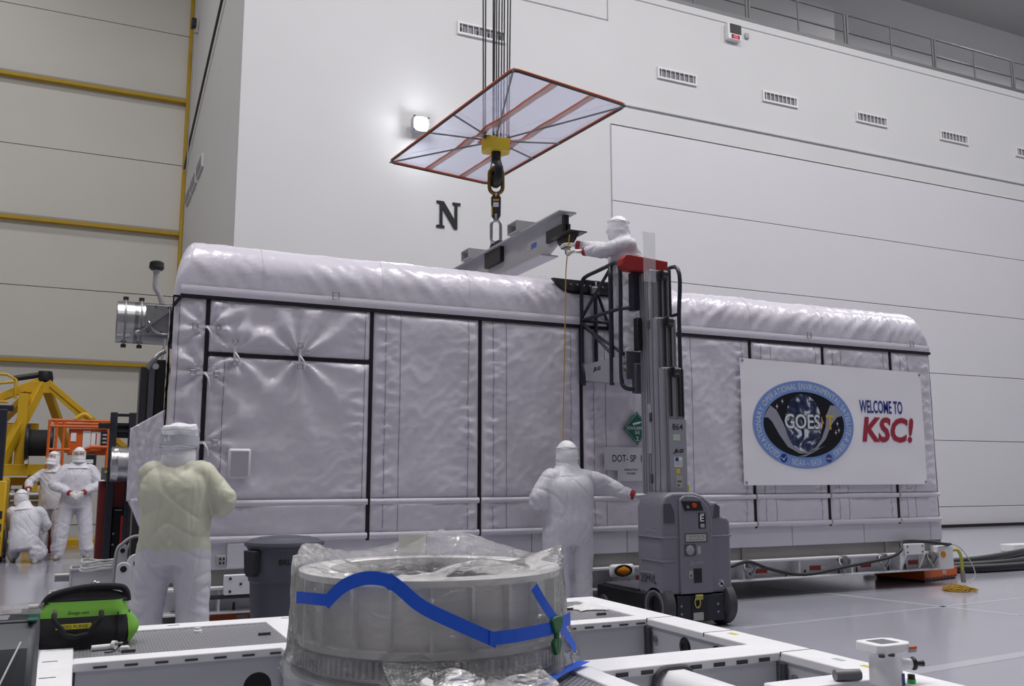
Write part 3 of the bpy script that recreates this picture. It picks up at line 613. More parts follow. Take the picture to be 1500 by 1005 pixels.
def arc_text(txt, t0, t1, ra, rb, h, m_, flip=False):
    b = MB(); adv = []
    base = text_geo('II', 1.0)[0]; wI = max(v[0] for v in base)
    for ch in txt:
        if ch == ' ': adv.append(0.33); continue
        vs = text_geo('I' + ch + 'I')[0] if False else text_geo(ch)[0]
        adv.append(max(v[0] for v in vs) - min(v[0] for v in vs) + 0.10)
    # arc length table
    N = 400; pts = []
    for k in range(N + 1):
        t = t0 + (t1 - t0) * k / N; pts.append((ra * math.cos(t), rb * math.sin(t)))
    L = [0]
    for p, q in zip(pts, pts[1:]): L.append(L[-1] + math.hypot(q[0] - p[0], q[1] - p[1]))
    sc = L[-1] / sum(adv); pos = 0
    for ch, ad in zip(txt, adv):
        s_ = (pos + ad / 2) * sc; pos += ad
        if ch == ' ': continue
        k = min(range(N), key=lambda i: abs(L[i] - s_)); p = pts[k]; q = pts[min(k + 1, N)]
        tx, tz = q[0] - p[0], q[1] - p[1]; ln = math.hypot(tx, tz); tx /= ln; tz /= ln; nx, nz = -tz, tx
        vs, fs = text_geo(ch, 1.0, 0.0); mx0 = min(v[0] for v in vs); mx1 = max(v[0] for v in vs)
        b.add([(ecx + p[0] + tx * (v[0] - (mx0 + mx1) / 2) * sc * 0.95 + nx * (v[1] - 0.36) * h / 0.72, BYY - 0.0065, ecz + p[1] + tz * (v[0] - (mx0 + mx1) / 2) * sc * 0.95 + nz * (v[1] - 0.36) * h / 0.72) for v in vs], fs)
    me = bpy.data.meshes.new('lettering'); me.from_pydata(b.v, [], b.f); me.update(); link_mesh('lettering', me, m_, bn)
arc_text('GEOSTATIONARY OPERATIONAL ENVIRONMENTAL SATELLITE-R SERIES', math.radians(180 + 55), math.radians(-52), ea * 0.90, eb * 0.873, 0.075, 'print_white')
arc_text('NOAA ~ NASA', math.radians(180 + 72), math.radians(360 - 70), ea * 0.90, eb * 0.873, 0.085, 'print_white')
disc('agency_seal', 'navy_ink', 0.052, 0.052, 0.0024, ecx - 0.345, ecz - 0.405, 28)
MB().prism([(-0.045, 0.0), (-0.02, -0.01), (0, -0.025), (0.02, 0.0), (0.045, 0.01), (0.015, -0.015), (0, -0.042), (-0.02, -0.025)], (ecx - 0.345, BYY - 0.0075, ecz - 0.395), (1, 0, 0), (0, 0, 1), (0, -0.001, 0)).build('seal_bird', 'print_white', bn)
disc('agency_seal', mat('seal_blue', rgb(60, 72, 140), 0.4), 0.052, 0.052, 0.0024, ecx + 0.36, ecz - 0.405, 28)
lettering('lettering', 'NASA', (ecx + 0.32, BYY - 0.0075, ecz - 0.418), (1, 0, 0), (0, 0, 1), 0.022, 0.08, 'print_white', bn, bold=0.01)
lettering('lettering', 'WELCOME TO', (8.80, BYY - 0.0055, 2.165), (1, 0, 0), (0, 0, 1), 0.165, 0.74, 'navy_ink', bn, bold=0.018)
lettering('lettering', 'KSC!', (8.82, BYY - 0.0055, 1.80), (1, 0, 0), (0, 0, 1), 0.32, 0.90, 'red_ink', bn, bold=0.035, shear=0.18)

# ---- things around the base
pc = MB().tube(catmull([(6.3, 8.40, 0.33), (6.557, 8.40, 0.364), (6.864, 8.40, 0.425), (7.2, 8.42, 0.329), (7.70, 8.42, 0.246), (8.34, 8.40, 0.312), (9.0, 8.38, 0.391), (9.22, 8.38, 0.47), (9.35, 8.47, 0.565), (9.7, 8.47, 0.56), (10.1, 8.47, 0.515), (10.3, 8.55, 0.5)], 6), 0.020, 8).build('power_cable', 'rubber', smooth=True)
tag(pc, 'thick black cable looped along the white steel base of container', 'cable')
def air_pad(cx_, cy_, rz, label):
    p = thing('air_pad', label, 'air pad', (cx_, cy_, 0), rz)
    R = Matrix.Translation((cx_, cy_, 0)) @ Matrix.Rotation(rz, 4, 'Z')
    def loc(b):
        b.v = [tuple(R @ Vector(v)) for v in b.v]; return b
    loc(B(-0.42, 0.42, -0.36, 0.36, 0.03, 0.165)).build('body', 'orange_paint', p, bev=0.008)
    loc(B(-0.40, 0.40, -0.34, 0.34, 0.0, 0.03)).build('cushion', 'black', p)
    for k in range(9): loc(B(-0.40 + 0.09 * k, -0.34 + 0.09 * k, -0.364, -0.355, 0.035, 0.055)).build('slot', 'black', p)
    loc(B(0.02, 0.12, -0.366, -0.358, 0.08, 0.13)).build('decal', 'light_grey', p)
    return p
air_pad(10.40, 9.22, math.radians(12), 'orange air pad under the banner end of the container')
air_pad(1.35, 9.2, 0, 'orange air pad under the container near the grey bin')
hs = [catmull([(10.93, 9.68, 0.08), (11.25, 9.52, 0.06), (11.9, 9.32, 0.06), (13.2, 9.36, 0.06), (15.0, 9.7, 0.06)], 6), catmull([(10.5, 9.9, 0.13), (11.2, 9.90, 0.06), (12.4, 9.68, 0.06), (13.6, 9.9, 0.06), (15.5, 10.6, 0.06)], 6), catmull([(10.4, 10.1, 0.1), (11.4, 10.25, 0.06), (12.9, 10.25, 0.06), (15.5, 11.15, 0.06)], 6)]
for h_, lb in zip(hs, ('thick black hose on the floor nearest the orange air pad', 'thick black hose running between two other hoses on the floor', 'thick black hose on the floor farthest from the air pad')):
    tag(MB().tube(h_, 0.06, 10).build('air_hose', 'rubber', smooth=True), lb, 'hose', 'black hoses beside the container')
yh = thing('yellow_hose_tail', 'short yellow green hose with white wires hanging at the container corner', 'hose', (10.42, 8.72, 0))
MB().tube(catmull([(10.28, 8.55, 0.42), (10.36, 8.5, 0.43), (10.40, 8.48, 0.33), (10.405, 8.48, 0.17), (10.40, 8.47, 0.02)], 5), 0.022, 8).build('hose', mat('lime', rgb(160, 160, 60), 0.5), yh, smooth=True)
MB().cyl((10.405, 8.48, 0.16), (10.40, 8.47, 0.02), 0.03, 10).build('fitting', 'dull_steel', yh)
MB().tube(catmull([(10.27, 8.55, 0.52), (10.42, 8.5, 0.45), (10.55, 8.45, 0.25), (10.56, 8.42, 0.1), (10.45, 8.42, 0.03)], 5), 0.007, 6).build('wire', 'light_grey', yh, smooth=True)
random.seed(3)
pts = []
for k in range(80):
    a = k * 1.9 + random.random(); r = 0.04 + 0.17 * random.random()
    pts.append((9.75 + r * 1.15 * math.cos(a), 8.02 + r * 1.0 * math.sin(a), 0.012 + 0.09 * random.random() * (1 - r / 0.23)))
rp = MB().tube(catmull(pts, 4), 0.0045, 5).build('rope_pile', mat('rope_yellow', rgb(176, 142, 48), 0.8), smooth=True)
tag(rp, 'tangled heap of thin yellow rope on the floor by the orange pad', 'rope')
wb_ = B(15.45, 16.4, 11.5, 11.75, 0.0, 0.13).build('white_block', 'white_paint', bev=0.01)
tag(wb_, 'low white block lying on the floor beyond the black hoses', 'block')
# ================================================================== hoist, drip tray, rigging, lifting beam
HX, HY = 4.68, 10.48
hk = thing('crane_hook', 'black crane hook on a yellow block hanging from steel hoist cables', 'crane hook', (HX, HY, 5.2))
for i, x in enumerate((4.449, 4.478, 4.637, 4.687, 4.727, 4.757, 4.787, 4.919, 4.959, 4.99)):
    y = HY + (-0.14, 0.14)[i % 2]; y0 = HY + 0.05 * (-1, 1)[i % 2]
    MB().cyl((4.5 + (x - 4.449) * 0.66, y0, 5.72), (x - (y - 10.5) * 0.05, y, 18.9), 0.0105, 6).build('cable', 'dark_steel', hk, smooth=40)
mat('hook_yellow', rgb(196, 168, 30), 0.4, var=0.05)
MB().prism([(-0.2, 0.02), (-0.14, -0.13), (0.14, -0.13), (0.2, 0.02), (0.14, 0.15), (-0.14, 0.15)], (HX, HY, 5.58), (1, 0, 0), (0, 1, 0), (0, 0, 0.17)).build('block', 'hook_yellow', hk, bev=0.012)
B(HX - 0.16, HX + 0.16, HY - 0.10, HY + 0.11, 5.75, 5.76).build('block_cap', 'orange_paint', hk)
MB().cyl((HX, HY, 5.44), (HX, HY, 5.59), 0.062, 18).build('shank', 'black', hk, smooth=40)
MB().tube(catmull([(HX, HY, 5.47), (HX, HY - 0.065, 5.40), (HX, HY - 0.085, 5.30), (HX, HY - 0.06, 5.20), (HX, HY, 5.155), (HX, HY + 0.06, 5.19), (HX, HY + 0.09, 5.28), (HX, HY + 0.075, 5.36)], 4), [0.05] * 6 + [0.06] * 8 + [0.062] * 8 + [0.05] * 5 + [0.03, 0.02], 10).build('hook', 'black', hk, smooth=True)
MB().bar((HX + 0.02, HY + 0.055, 5.42), (HX + 0.02, HY + 0.08, 5.33), 0.02, 0.03).build('latch', 'hook_yellow', hk)

# drip tray of clear film in an orange taped frame
fm = bpy.data.materials.new('clear_film'); fm.use_nodes = True; nt = fm.node_tree; nt.nodes.remove(nt.nodes['Principled BSDF'])
out = nt.nodes['Material Output']; tr = nt.nodes.new('ShaderNodeBsdfTransparent'); tr.inputs[0].default_value = (0.82, 0.83, 0.91, 1)
tl = nt.nodes.new('ShaderNodeBsdfTranslucent'); tl.inputs[0].default_value = (*rgb(180, 183, 208), 1); df = nt.nodes.new('ShaderNodeBsdfDiffuse'); df.inputs[0].default_value = (*rgb(162, 165, 188), 1)
gl = nt.nodes.new('ShaderNodeBsdfGlossy'); gl.inputs['Roughness'].default_value = 0.12
bp = nt.nodes.new('ShaderNodeBump'); bp.inputs['Strength'].default_value = 0.35; bp.inputs['Distance'].default_value = 0.02; nz = nt.nodes.new('ShaderNodeTexNoise'); nz.inputs['Scale'].default_value = 5; nz.inputs['Detail'].default_value = 5
nt.links.new(nz.outputs['Fac'], bp.inputs['Height'])
for s_ in (tl, df, gl): nt.links.new(bp.outputs[0], s_.inputs['Normal'])
m1 = nt.nodes.new('ShaderNodeMixShader'); m1.inputs[0].default_value = 0.45; nt.links.new(tl.outputs[0], m1.inputs[1]); nt.links.new(df.outputs[0], m1.inputs[2])
m2 = nt.nodes.new('ShaderNodeMixShader'); m2.inputs[0].default_value = 0.40; nt.links.new(tr.outputs[0], m2.inputs[1]); nt.links.new(m1.outputs[0], m2.inputs[2])
m3 = nt.nodes.new('ShaderNodeMixShader'); m3.inputs[0].default_value = 0.13; nt.links.new(m2.outputs[0], m3.inputs[1]); nt.links.new(gl.outputs[0], m3.inputs[2])
nt.links.new(m3.outputs[0], out.inputs[0]); M['clear_film'] = fm
mat('orange_tape', rgb(188, 88, 50), 0.5)
mat('copper_tape', rgb(150, 106, 90), 0.3, alpha=0.75)
TZ = 5.80
A_, B_, C_, D_ = Vector((4.022, 8.552, TZ)), Vector((5.667, 8.87, TZ)), Vector((5.362, 12.305, TZ)), Vector((3.706, 11.999, TZ))
tr_ = thing('drip_tray', 'clear film drip tray with orange taped frame hung around crane hook', 'drip tray', (HX, 10.43, TZ - 0.05))
def tp(u, v, dz=0.0): return A_.lerp(B_, u).lerp(D_.lerp(C_, u), v) + Vector((0, 0, dz))
def film(u, v):
    p = tp(u, v); d_ = math.hypot((u - 0.52) * 1.7, (v - 0.54) * 3.5)
    return p + Vector((0, 0, 0.012 + 0.05 * math.exp(-d_ / 0.4) * math.cos(7 * math.atan2(v - 0.54, u - 0.52)) + 0.006 * noise.noise(Vector((u * 9, v * 18, 2)))))
for a, b_ in ((0, 0.345), (0.345, 0.69), (0.69, 1)):
    o = MB().grid(lambda u, v: film(a + (b_ - a) * u, v), 16, 70).build('film_panel', 'clear_film', tr_, smooth=True)
rim = []
for P, Q, R_ in ((D_, A_, B_), (A_, B_, C_), (B_, C_, D_), (C_, D_, A_)):
    d1 = (P - Q).normalized() * 0.07; d2 = (R_ - Q).normalized() * 0.07
    rim += [Q + d1, Q + d1 * 0.3 + d2 * 0.3, Q + d2]
MB().tube(rim, 0.015, 8, closed=True).build('rim', 'orange_tape', tr_, smooth=True)
MB().tube([p + Vector((0, 0, -0.022)) for p in rim], 0.012, 6, closed=True).build('rim_tube', 'dark_steel', tr_, smooth=True)
for u in (0.345, 0.69):
    MB().grid(lambda s, v: film(u - 0.008 + 0.02 * s, v) + Vector((0, 0, -0.006)), 2, 60).build('tape_strip', 'orange_tape', tr_, smooth=True)
    MB().grid(lambda s, v: film(u + 0.012 + 0.05 * s, v) + Vector((0, 0, -0.005)), 2, 60).build('tape_strip', 'copper_tape', tr_, smooth=True)
C0 = tp(0.52, 0.54, -0.01)
for u, v in ((0, 0), (1, 0), (0, 1), (1, 1), (0.0, 0.42), (0.0, 0.62), (1.0, 0.42), (1.0, 0.62)):
    e_ = tp(u, v, -0.02); s_ = C0.lerp(e_, 0.06)
    MB().cyl(s_ + Vector((0, 0, -0.02)), e_, 0.012, 8).build('strut', 'grey_metal', tr_, smooth=40)
B(C0.x - 0.2, C0.x + 0.2, C0.y - 0.14, C0.y + 0.14, TZ - 0.042, TZ - 0.035).build('hub_tape', 'orange_tape', tr_)

# rigging
def oblong(cx, cy, z0, z1, w, r, ang, name, m_, label, cat):
    h = (z1 - z0) / 2 - w / 2; c = Vector((cx, cy, (z0 + z1) / 2)); ax = Vector((math.cos(ang), math.sin(ang), 0)); pts = []
    for k in range(12): t = math.pi * k / 11; pts.append(c + ax * (w / 2 - r) * math.cos(t) + Vector((0, 0, h + (w / 2 - r) * math.sin(t))))
    for k in range(12): t = math.pi + math.pi * k / 11; pts.append(c + ax * (w / 2 - r) * math.cos(t) + Vector((0, 0, -h + (w / 2 - r) * math.sin(t))))
    o = MB().tube(pts, r, 10, closed=True).build(name, m_, smooth=True)
    if label: tag(o, label, cat)
    return o
va = math.radians(-25)
oblong(HX, HY, 4.99, 5.40, 0.225, 0.027, va, 'master_link', 'gold_steel', 'large gold oblong link hanging from the crane hook', 'link')
lc = thing('load_cell', 'grey load cell with yellow stripes between two shackles', 'load cell', (HX, HY, 4.7))
ax = Vector((math.cos(va), math.sin(va), 0)); ay = Vector((-math.sin(va), math.cos(va), 0))
MB().prism([(-0.035, -0.16), (0.035, -0.16), (0.06, -0.12), (0.065, 0.12), (0.035, 0.16), (-0.035, 0.16), (-0.065, 0.12), (-0.06, -0.12)], Vector((HX, HY, 4.84)) - ay * 0.035, ax, (0, 0, 1), ay * 0.07).build('body', 'dark_steel', lc, bev=0.008)
MB().prism([(-0.035, -0.03), (0.035, -0.03), (0.035, 0.03), (-0.035, 0.03)], Vector((HX, HY, 4.86)) - ay * 0.036, ax, (0, 0, 1), ay * -0.004).build('display', mat('pale_blue', rgb(200, 205, 225), 0.3), lc)
MB().prism([(-0.04, 0.05), (0.04, 0.05), (0.04, 0.075), (-0.04, 0.075)], Vector((HX, HY, 4.86)) - ay * 0.036, ax, (0, 0, 1), ay * -0.003).build('stripe', 'hook_yellow', lc)
MB().prism([(-0.062, -0.14), (-0.045, -0.14), (-0.045, -0.02), (-0.062, -0.02)], Vector((HX, HY, 4.86)) - ay * 0.036, ax, (0, 0, 1), ay * -0.003).build('stripe', 'hook_yellow', lc)
MB().cyl(Vector((HX, HY, 4.965)) - ay * 0.05, Vector((HX, HY, 4.965)) + ay * 0.05, 0.02, 10).build('pin', mat('red_pin', rgb(150, 40, 44), 0.4), lc)
for z, s in ((5.0, 1), (4.70, -1)):
    MB().tube([Vector((HX, HY, z - s * 0.03)) + ay * 0.045 * math.cos(t) + Vector((0, 0, s * 0.055 * math.sin(t))) for t in [math.pi * k / 10 for k in range(11)]], 0.016, 8).build('shackle', 'dull_steel', lc, smooth=True)
oblong(HX, HY, 4.34, 4.68, 0.165, 0.022, va, 'chain_link', 'steel', 'bright steel oblong link just above the lifting beam', 'link')

# lifting beam
BX = 4.69
mat('beam_grey', rgb(165, 165, 170), 0.42, 0.1, var=0.05, vscale=3)
lb = thing('lifting_beam', 'long grey steel lifting beam with black brackets hung over container', 'beam', (BX, 10.48, 3.85))
MB().box(BX - 0.11, BX + 0.11, 8.56, 12.4, 4.255, 4.275).build('top_flange', 'beam_grey', lb, bev=0.003)
MB().box(BX - 0.11, BX + 0.11, 9.0, 12.0, 3.86, 3.88).build('bottom_flange', 'beam_grey', lb, bev=0.003)
MB().prism([(8.66, 4.255), (12.3, 4.255), (12.3, 4.0), (12.0, 3.88), (9.0, 3.88), (8.66, 4.0)], (BX - 0.012, 0, 0), (0, 1, 0), (0, 0, 1), (0.024, 0, 0)).build('web', 'beam_grey', lb)
for y in (9.55, 11.05):
    t = 0.01; x0, x1 = BX - 0.16, BX + 0.16
    MB().box(x0, x1, y, y + 0.26, 4.275, 4.275 + t).box(x0, x1, y, y + 0.26, 4.40, 4.40 + t).box(x0, x1, y, y + t, 4.285, 4.40).box(x0, x1, y + 0.26 - t, y + 0.26, 4.285, 4.40).build('fork_pocket', 'light_grey', lb)
cb = MB().box(BX - 0.07, BX + 0.07, 10.22, 10.72, 4.06, 4.30).prism([(10.28, 4.30), (10.66, 4.30), (10.60, 4.37), (10.36, 4.37)], (BX - 0.035, 0, 0), (0, 1, 0), (0, 0, 1), (0.07, 0, 0)).build('centre_bracket', 'black', lb, bev=0.006)
MB().cyl((BX - 0.08, 10.48, 4.345), (BX + 0.08, 10.48, 4.345), 0.022, 10).build('pin', 'steel', cb)
for s, y in ((1, 8.45), (-1, 12.5)):
    y1 = y + s * 0.55
    yl, yh = min(y + s * 0.14, y1), max(y + s * 0.14, y1)
    b = MB().box(BX - 0.05, BX - 0.012, yl, yh, 4.0, 4.14).box(BX + 0.012, BX + 0.05, yl, yh, 4.0, 4.14).prism([(y - s * 0.10, 3.985), (y + s * 0.34, 3.985), (y + s * 0.22, 3.86), (y + s * 0.08, 3.86)], (BX - 0.03, 0, 0), (0, 1, 0), (0, 0, 1), (0.06, 0, 0)).box(BX - 0.11, BX + 0.11, min(y - s * 0.12, y + s * 0.32), max(y - s * 0.12, y + s * 0.32), 3.985, 4.0)
    b.box(BX - 0.03, BX + 0.03, min(y + s * 0.14, y + s * 0.20), max(y + s * 0.14, y + s * 0.20), 4.13, 4.24)
    o = b.build('end_bracket', 'black', lb, bev=0.004)
    MB().tube([(BX + 0.028 * math.cos(t), y + s * 0.12, 3.82 + 0.045 * math.sin(t)) for t in [2 * math.pi * k / 14 for k in range(14)]], 0.011, 8, closed=True).build('shackle', 'dull_steel', o, smooth=True)
B(BX - 0.016, BX - 0.0125, 9.31, 9.44, 4.04, 4.10).build('decal', mat('decal_blue', rgb(70, 92, 170), 0.4), lb)
B(BX - 0.016, BX - 0.0125, 9.45, 9.56, 4.035, 4.085).build('decal', mat('decal_grey', rgb(170, 168, 166), 0.4), lb)
for k in range(8): MB().cyl((BX - 0.13, 8.75 + 0.45 * k, 4.276), (BX - 0.13, 8.75 + 0.45 * k, 4.277), 0.001, 4) if False else None
tl_ = MB().tube(catmull([(4.60, 8.36, 3.95), (4.575, 8.40, 3.6), (4.565, 8.40, 3.3), (4.54, 8.38, 2.8), (4.50, 8.36, 1.9), (4.36, 8.12, 1.25)], 6), 0.0065, 6).build('tag_line', 'rope_yellow', smooth=True)
tag(tl_, 'thin yellow tag line hanging from the lifting beam to a worker', 'rope')

# ================================================================== the mast lift
mat('lift_grey', rgb(120, 119, 131), 0.36, bump=0.08, bscale=180, bdist=0.001)
mat('lift_grey_dark', rgb(74, 74, 84), 0.45)
mat('mast_alu', rgb(170, 169, 176), 0.3, 0.75, var=0.04, vscale=3)
mat('panel_grey', rgb(150, 149, 158), 0.38)
mat('signal_red', rgb(150, 30, 34), 0.42)
mat('tyre', rgb(62, 62, 66), 0.6)
mat('brass', rgb(176, 164, 96), 0.35, 0.5)
mat('sticker_yellow', rgb(206, 196, 40), 0.5)
L = thing('mast_lift', 'grey personnel mast lift with black cage raised beside the container', 'lift', (5.24, 7.6, 0))
MB().box(4.88, 5.60, 7.14, 8.36, 0.09, 0.29).build('chassis', 'black', L, bev=0.015)
MB().box(4.93, 5.55, 7.66, 8.30, 0.29, 0.31).build('chassis_deck', 'lift_grey_dark', L, bev=0.004)
for i, x in enumerate((4.84, 5.53)):
    w = MB().lathe([(0.10, 0.0), (0.17, 0.0), (0.2, 0.02), (0.2, 0.10), (0.17, 0.12), (0.10, 0.12)], (x, 7.25, 0.2), (1, 0, 0), 32, closed=True).build('wheel', 'tyre', L, smooth=40)
    MB().lathe([(0.001, 0.03), (0.1, 0.03), (0.1, 0.09), (0.001, 0.09)], (x, 7.25, 0.2), (1, 0, 0), 24).build('hub', 'black', w, smooth=40)
    MB().lathe([(0.13, -0.004), (0.15, -0.004), (0.15, 0.003), (0.13, 0.003)], (x, 7.25, 0.2), (1, 0, 0), 28, closed=True).build('rim_band', 'dull_steel', w, smooth=40)
    w = MB().lathe([(0.001, 0), (0.09, 0.0), (0.1, 0.02), (0.1, 0.05), (0.09, 0.07), (0.001, 0.07)], (x + 0.02, 8.22, 0.1), (1, 0, 0), 24).build('caster', 'tyre', L, smooth=40)
B(4.99, 5.52, 7.105, 7.14, 0.06, 0.30).build('bumper', 'blue_black', L, bev=0.006)
for x in (5.03, 5.07 + 0.37):
    for z in (0.14, 0.21): MB().cyl((x, 7.096, z), (x, 7.106, z), 0.012, 8).build('bolt', 'dull_steel', L)
B(5.14, 5.33, 7.10, 7.107, 0.06, 0.30).build('recess', 'black', L)
B(5.16, 5.27, 7.093, 7.10, 0.075, 0.145).build('data_plate', 'decal_grey', L)
MB().tube([(5.20 + 0.03 * math.cos(t), 7.085, 0.235 + 0.045 * math.sin(t)) for t in [2 * math.pi * k / 14 for k in range(14)]], 0.007, 8, closed=True).build('tow_ring', 'brass', L, smooth=True)
B(5.18, 5.26, 7.075, 7.10, 0.26, 0.305).build('tow_catch', 'brass', L, bev=0.006)
B(4.873, 4.879, 7.40, 7.46, 0.21, 0.27).build('sticker', 'decal_grey', L)
# hood
prof_c = [(4.84, 0.31), (5.63, 0.31), (5.63, 0.96), (5.595, 1.0), (5.52, 1.01), (5.515, 1.10), (5.47, 1.15), (5.41, 1.14), (5.33, 1.20), (5.22, 1.235), (4.98, 1.235), (4.89, 1.20), (4.84, 1.10)]
hd = MB().prism(prof_c, (0, 7.12, 0), (1, 0, 0), (0, 0, 1), (0, 0.40, 0)).build('hood', 'lift_grey', L, bev=0.035, bseg=3)
MB().prism([(5.03, 0.315), (5.40, 0.315), (5.40, 0.98), (5.36, 1.10), (5.28, 1.18), (5.20, 1.205), (5.09, 1.205), (5.04, 1.17)], (0, 7.098, 0), (1, 0, 0), (0, 0, 1), (0, 0.03, 0)).build('front_panel', 'lift_grey', hd, bev=0.01)
B(4.83, 5.64, 7.115, 7.50, 0.815, 0.835).build('ridge', 'lift_grey', hd, bev=0.008)
B(4.832, 5.0, 7.113, 7.45, 0.605, 0.62).build('ridge', 'lift_grey', hd, bev=0.006)
MB().prism([(4.875, 0.955), (4.99, 0.955), (4.985, 1.06), (4.95, 1.13), (4.875, 1.13)], (0, 7.113, 0), (1, 0, 0), (0, 0, 1), (0, 0.01, 0)).build('grip_recess', 'lift_grey_dark', hd)
MB().prism([(5.43, 0.99), (5.50, 1.0), (5.505, 1.10), (5.455, 1.125)], (0, 7.113, 0), (1, 0, 0), (0, 0, 1), (0, 0.01, 0)).build('grip_recess', 'lift_grey_dark', hd)
w = MB().prism([(5.09, 1.065), (5.30, 1.065), (5.265, 1.15), (5.055, 1.155)], (0, 7.09, 0), (1, 0, 0), (0, 0, 1), (0, 0.012, 0)).build('control_window', 'black', hd)
MB().cyl((5.19, 7.07, 1.115), (5.19, 7.09, 1.115), 0.022, 14).build('stop_button', mat('stop_red', rgb(190, 60, 40), 0.4), w)
MB().cyl((5.12, 7.08, 1.10), (5.12, 7.09, 1.10), 0.014, 10).build('key_switch', 'dull_steel', w)
def stick(x0, x1, z0, z1, m_, name='sticker', y=7.0955): return B(x0, x1, y, y + 0.004, z0, z1).build(name, m_, hd)
stick(5.245, 5.325, 0.90, 1.045, 'black'); lettering('lettering', 'E', (5.26, 7.095, 0.965), (1, 0, 0), (0, 0, 1), 0.06, 0.045, 'print_white', hd, bold=0.02)
stick(5.265, 5.31, 0.91, 0.945, 'decal_grey', y=7.0945); stick(5.265, 5.31, 1.025, 1.04, 'decal_grey', y=7.0945)
stick(5.085, 5.34, 0.775, 0.86, 'lift_grey_dark'); stick(5.095, 5.325, 0.785, 0.85, 'decal_grey', y=7.0945)
for k in range(2): lettering('lettering', ('NOTICE OPERATING', 'READ MANUAL FIRST')[k] if False else ('- - - - -', '- - - -')[k], (5.14, 7.0935, 0.80 + 0.03 * k), (1, 0, 0), (0, 0, 1), 0.005, 0.15, 'ink', hd)
stick(5.075, 5.205, 0.655, 0.762, 'lift_grey_dark', 'socket'); MB().lathe([(0.001, 0.012), (0.03, 0.012), (0.045, 0.004), (0.047, 0)], (5.14, 7.0955, 0.708), (0, -1, 0), 8).build('socket_cap', 'panel_grey', hd, smooth=30)
stick(5.225, 5.26, 0.67, 0.74, 'decal_grey')
lettering('lettering', 'jlg.com', (5.13, 7.0965, 0.565), (1, 0, 0), (0, 0, 1), 0.05, 0.15, 'decal_grey', hd, bold=0.006, shear=0.2)
stick(5.175, 5.265, 0.41, 0.54, 'black', 'hand_slot'); stick(5.125, 5.16, 0.455, 0.52, 'decal_grey'); stick(5.135, 5.15, 0.465, 0.49, 'black', y=7.0945)
MB().lathe([(0.001, 0.004), (0.04, 0.004), (0.04, 0)], (5.50, 7.117, 0.39), (0, -1, 0), 24).build('no_step_sign', 'print_white', hd)
MB().lathe([(0.031, 0.006), (0.037, 0.006), (0.037, 0.004), (0.031, 0.004)], (5.50, 7.117, 0.39), (0, -1, 0), 24, closed=True).build('sign_ring', 'ink', hd)
MB().bar((5.475, 7.111, 0.415), (5.525, 7.111, 0.365), 0.003, 0.006, (0, 0, 1)).build('sign_bar', 'ink', hd)
B(5.485, 5.515, 7.110, 7.114, 0.375, 0.40).build('sign_boot', 'ink', hd)
for x in (5.045, 5.385):
    for z in (0.36, 0.58, 0.75, 0.88): MB().cyl((x, 7.094, z), (x, 7.10, z), 0.006, 6).build('screw', 'dull_steel', hd)
lettering('lettering', '20MVL', (4.8395, 7.4705, 0.4045), (0, -1, 0), (0, 0, 1), 0.075, 0.265, 'ink', hd, bold=0.0, ext=0.004)
lettering('lettering', 'JLG', (4.8395, 7.40, 0.86), (0, -1, 0), (0, 0, 1), 0.06, 0.2, 'panel_grey', hd, bold=0.02, shear=0.2, ext=0.001)
MB().tube([(4.838, 7.46, 0.50), (4.838, 7.46, 0.60)], 0.004, 6).tube([(4.838, 7.46, 0.50), (4.838, 7.24, 0.50)], 0.004, 6).build('moulded_line', 'panel_grey', hd)
# mast
ms = MB().box(5.0, 5.12, 7.46, 7.66, 1.0, 3.42).build('rear_column', 'mast_alu', L, bev=0.012)
for y in (7.49, 7.53, 7.58, 7.62): B(4.992, 5.002, y, y + 0.012, 1.2, 3.40).build('rib', 'mast_alu', ms, bev=0.003)
cols = [(7.27, 7.34, 1.0, 2.42, 5.0, 5.245), (7.35, 7.41, 1.0, 2.92, 4.99, 5.225), (7.42, 7.46, 1.0, 3.41, 4.98, 5.2)]
for (y0, y1, z0, z1, cx0, cx1) in cols:
    c = MB().box(cx0, cx1, y0, y1, z0, z1).build('mast_section', 'mast_alu', L, bev=0.006)
    for x in (cx0 + 0.003, cx0 + 0.035, cx1 - 0.085, cx1 - 0.02): B(x, x + 0.016, y0 - 0.008, y0, z0 + 0.1, z1 - 0.01).build('rib', 'mast_alu', c, bev=0.003)
for (z, y) in ((2.38, 7.26), (2.88, 7.34), (3.36, 7.41)):
    s_ = MB().box(5.07, 5.17, y - 0.03, y, z - 0.055, z + 0.045).build('sprocket_block', 'black', L, bev=0.01)
    MB().lathe([(0.001, 0), (0.045, 0), (0.045, 0.05), (0.001, 0.05)], (5.09, y - 0.035, z), (1, 0, 0), 18).build('sprocket', 'dark_steel', s_, smooth=40)
for x, y, z0, z1 in ((5.085, 7.258, 1.95, 2.36), (5.175, 7.258, 1.95, 2.36), (5.215, 7.258, 1.95, 2.42), (5.085, 7.338, 2.44, 2.86), (5.15, 7.338, 2.44, 2.86), (5.09, 7.408, 2.94, 3.33), (5.15, 7.408, 2.94, 3.33)):
    b = MB()
    n = int((z1 - z0) / 0.022)
    for k in range(n): b.box(x - 0.009, x + 0.009, y - 0.012, y, z0 + k * 0.022, z0 + k * 0.022 + 0.016)
    b.box(x - 0.005, x + 0.005, y - 0.008, y, z0, z1)
    b.build('chain', 'black', L)
B(5.205, 5.235, 7.42, 7.46, 2.0, 3.43).build('side_rail', 'black', L, bev=0.005)
pl = B(5.05, 5.245, 7.252, 7.262, 1.235, 1.92).build('placard', 'panel_grey', L, bev=0.002)
lettering('lettering', '864', (5.085, 7.2515, 1.82), (1, 0, 0), (0, 0, 1), 0.06, 0.12, 'ink', pl, bold=0.006)
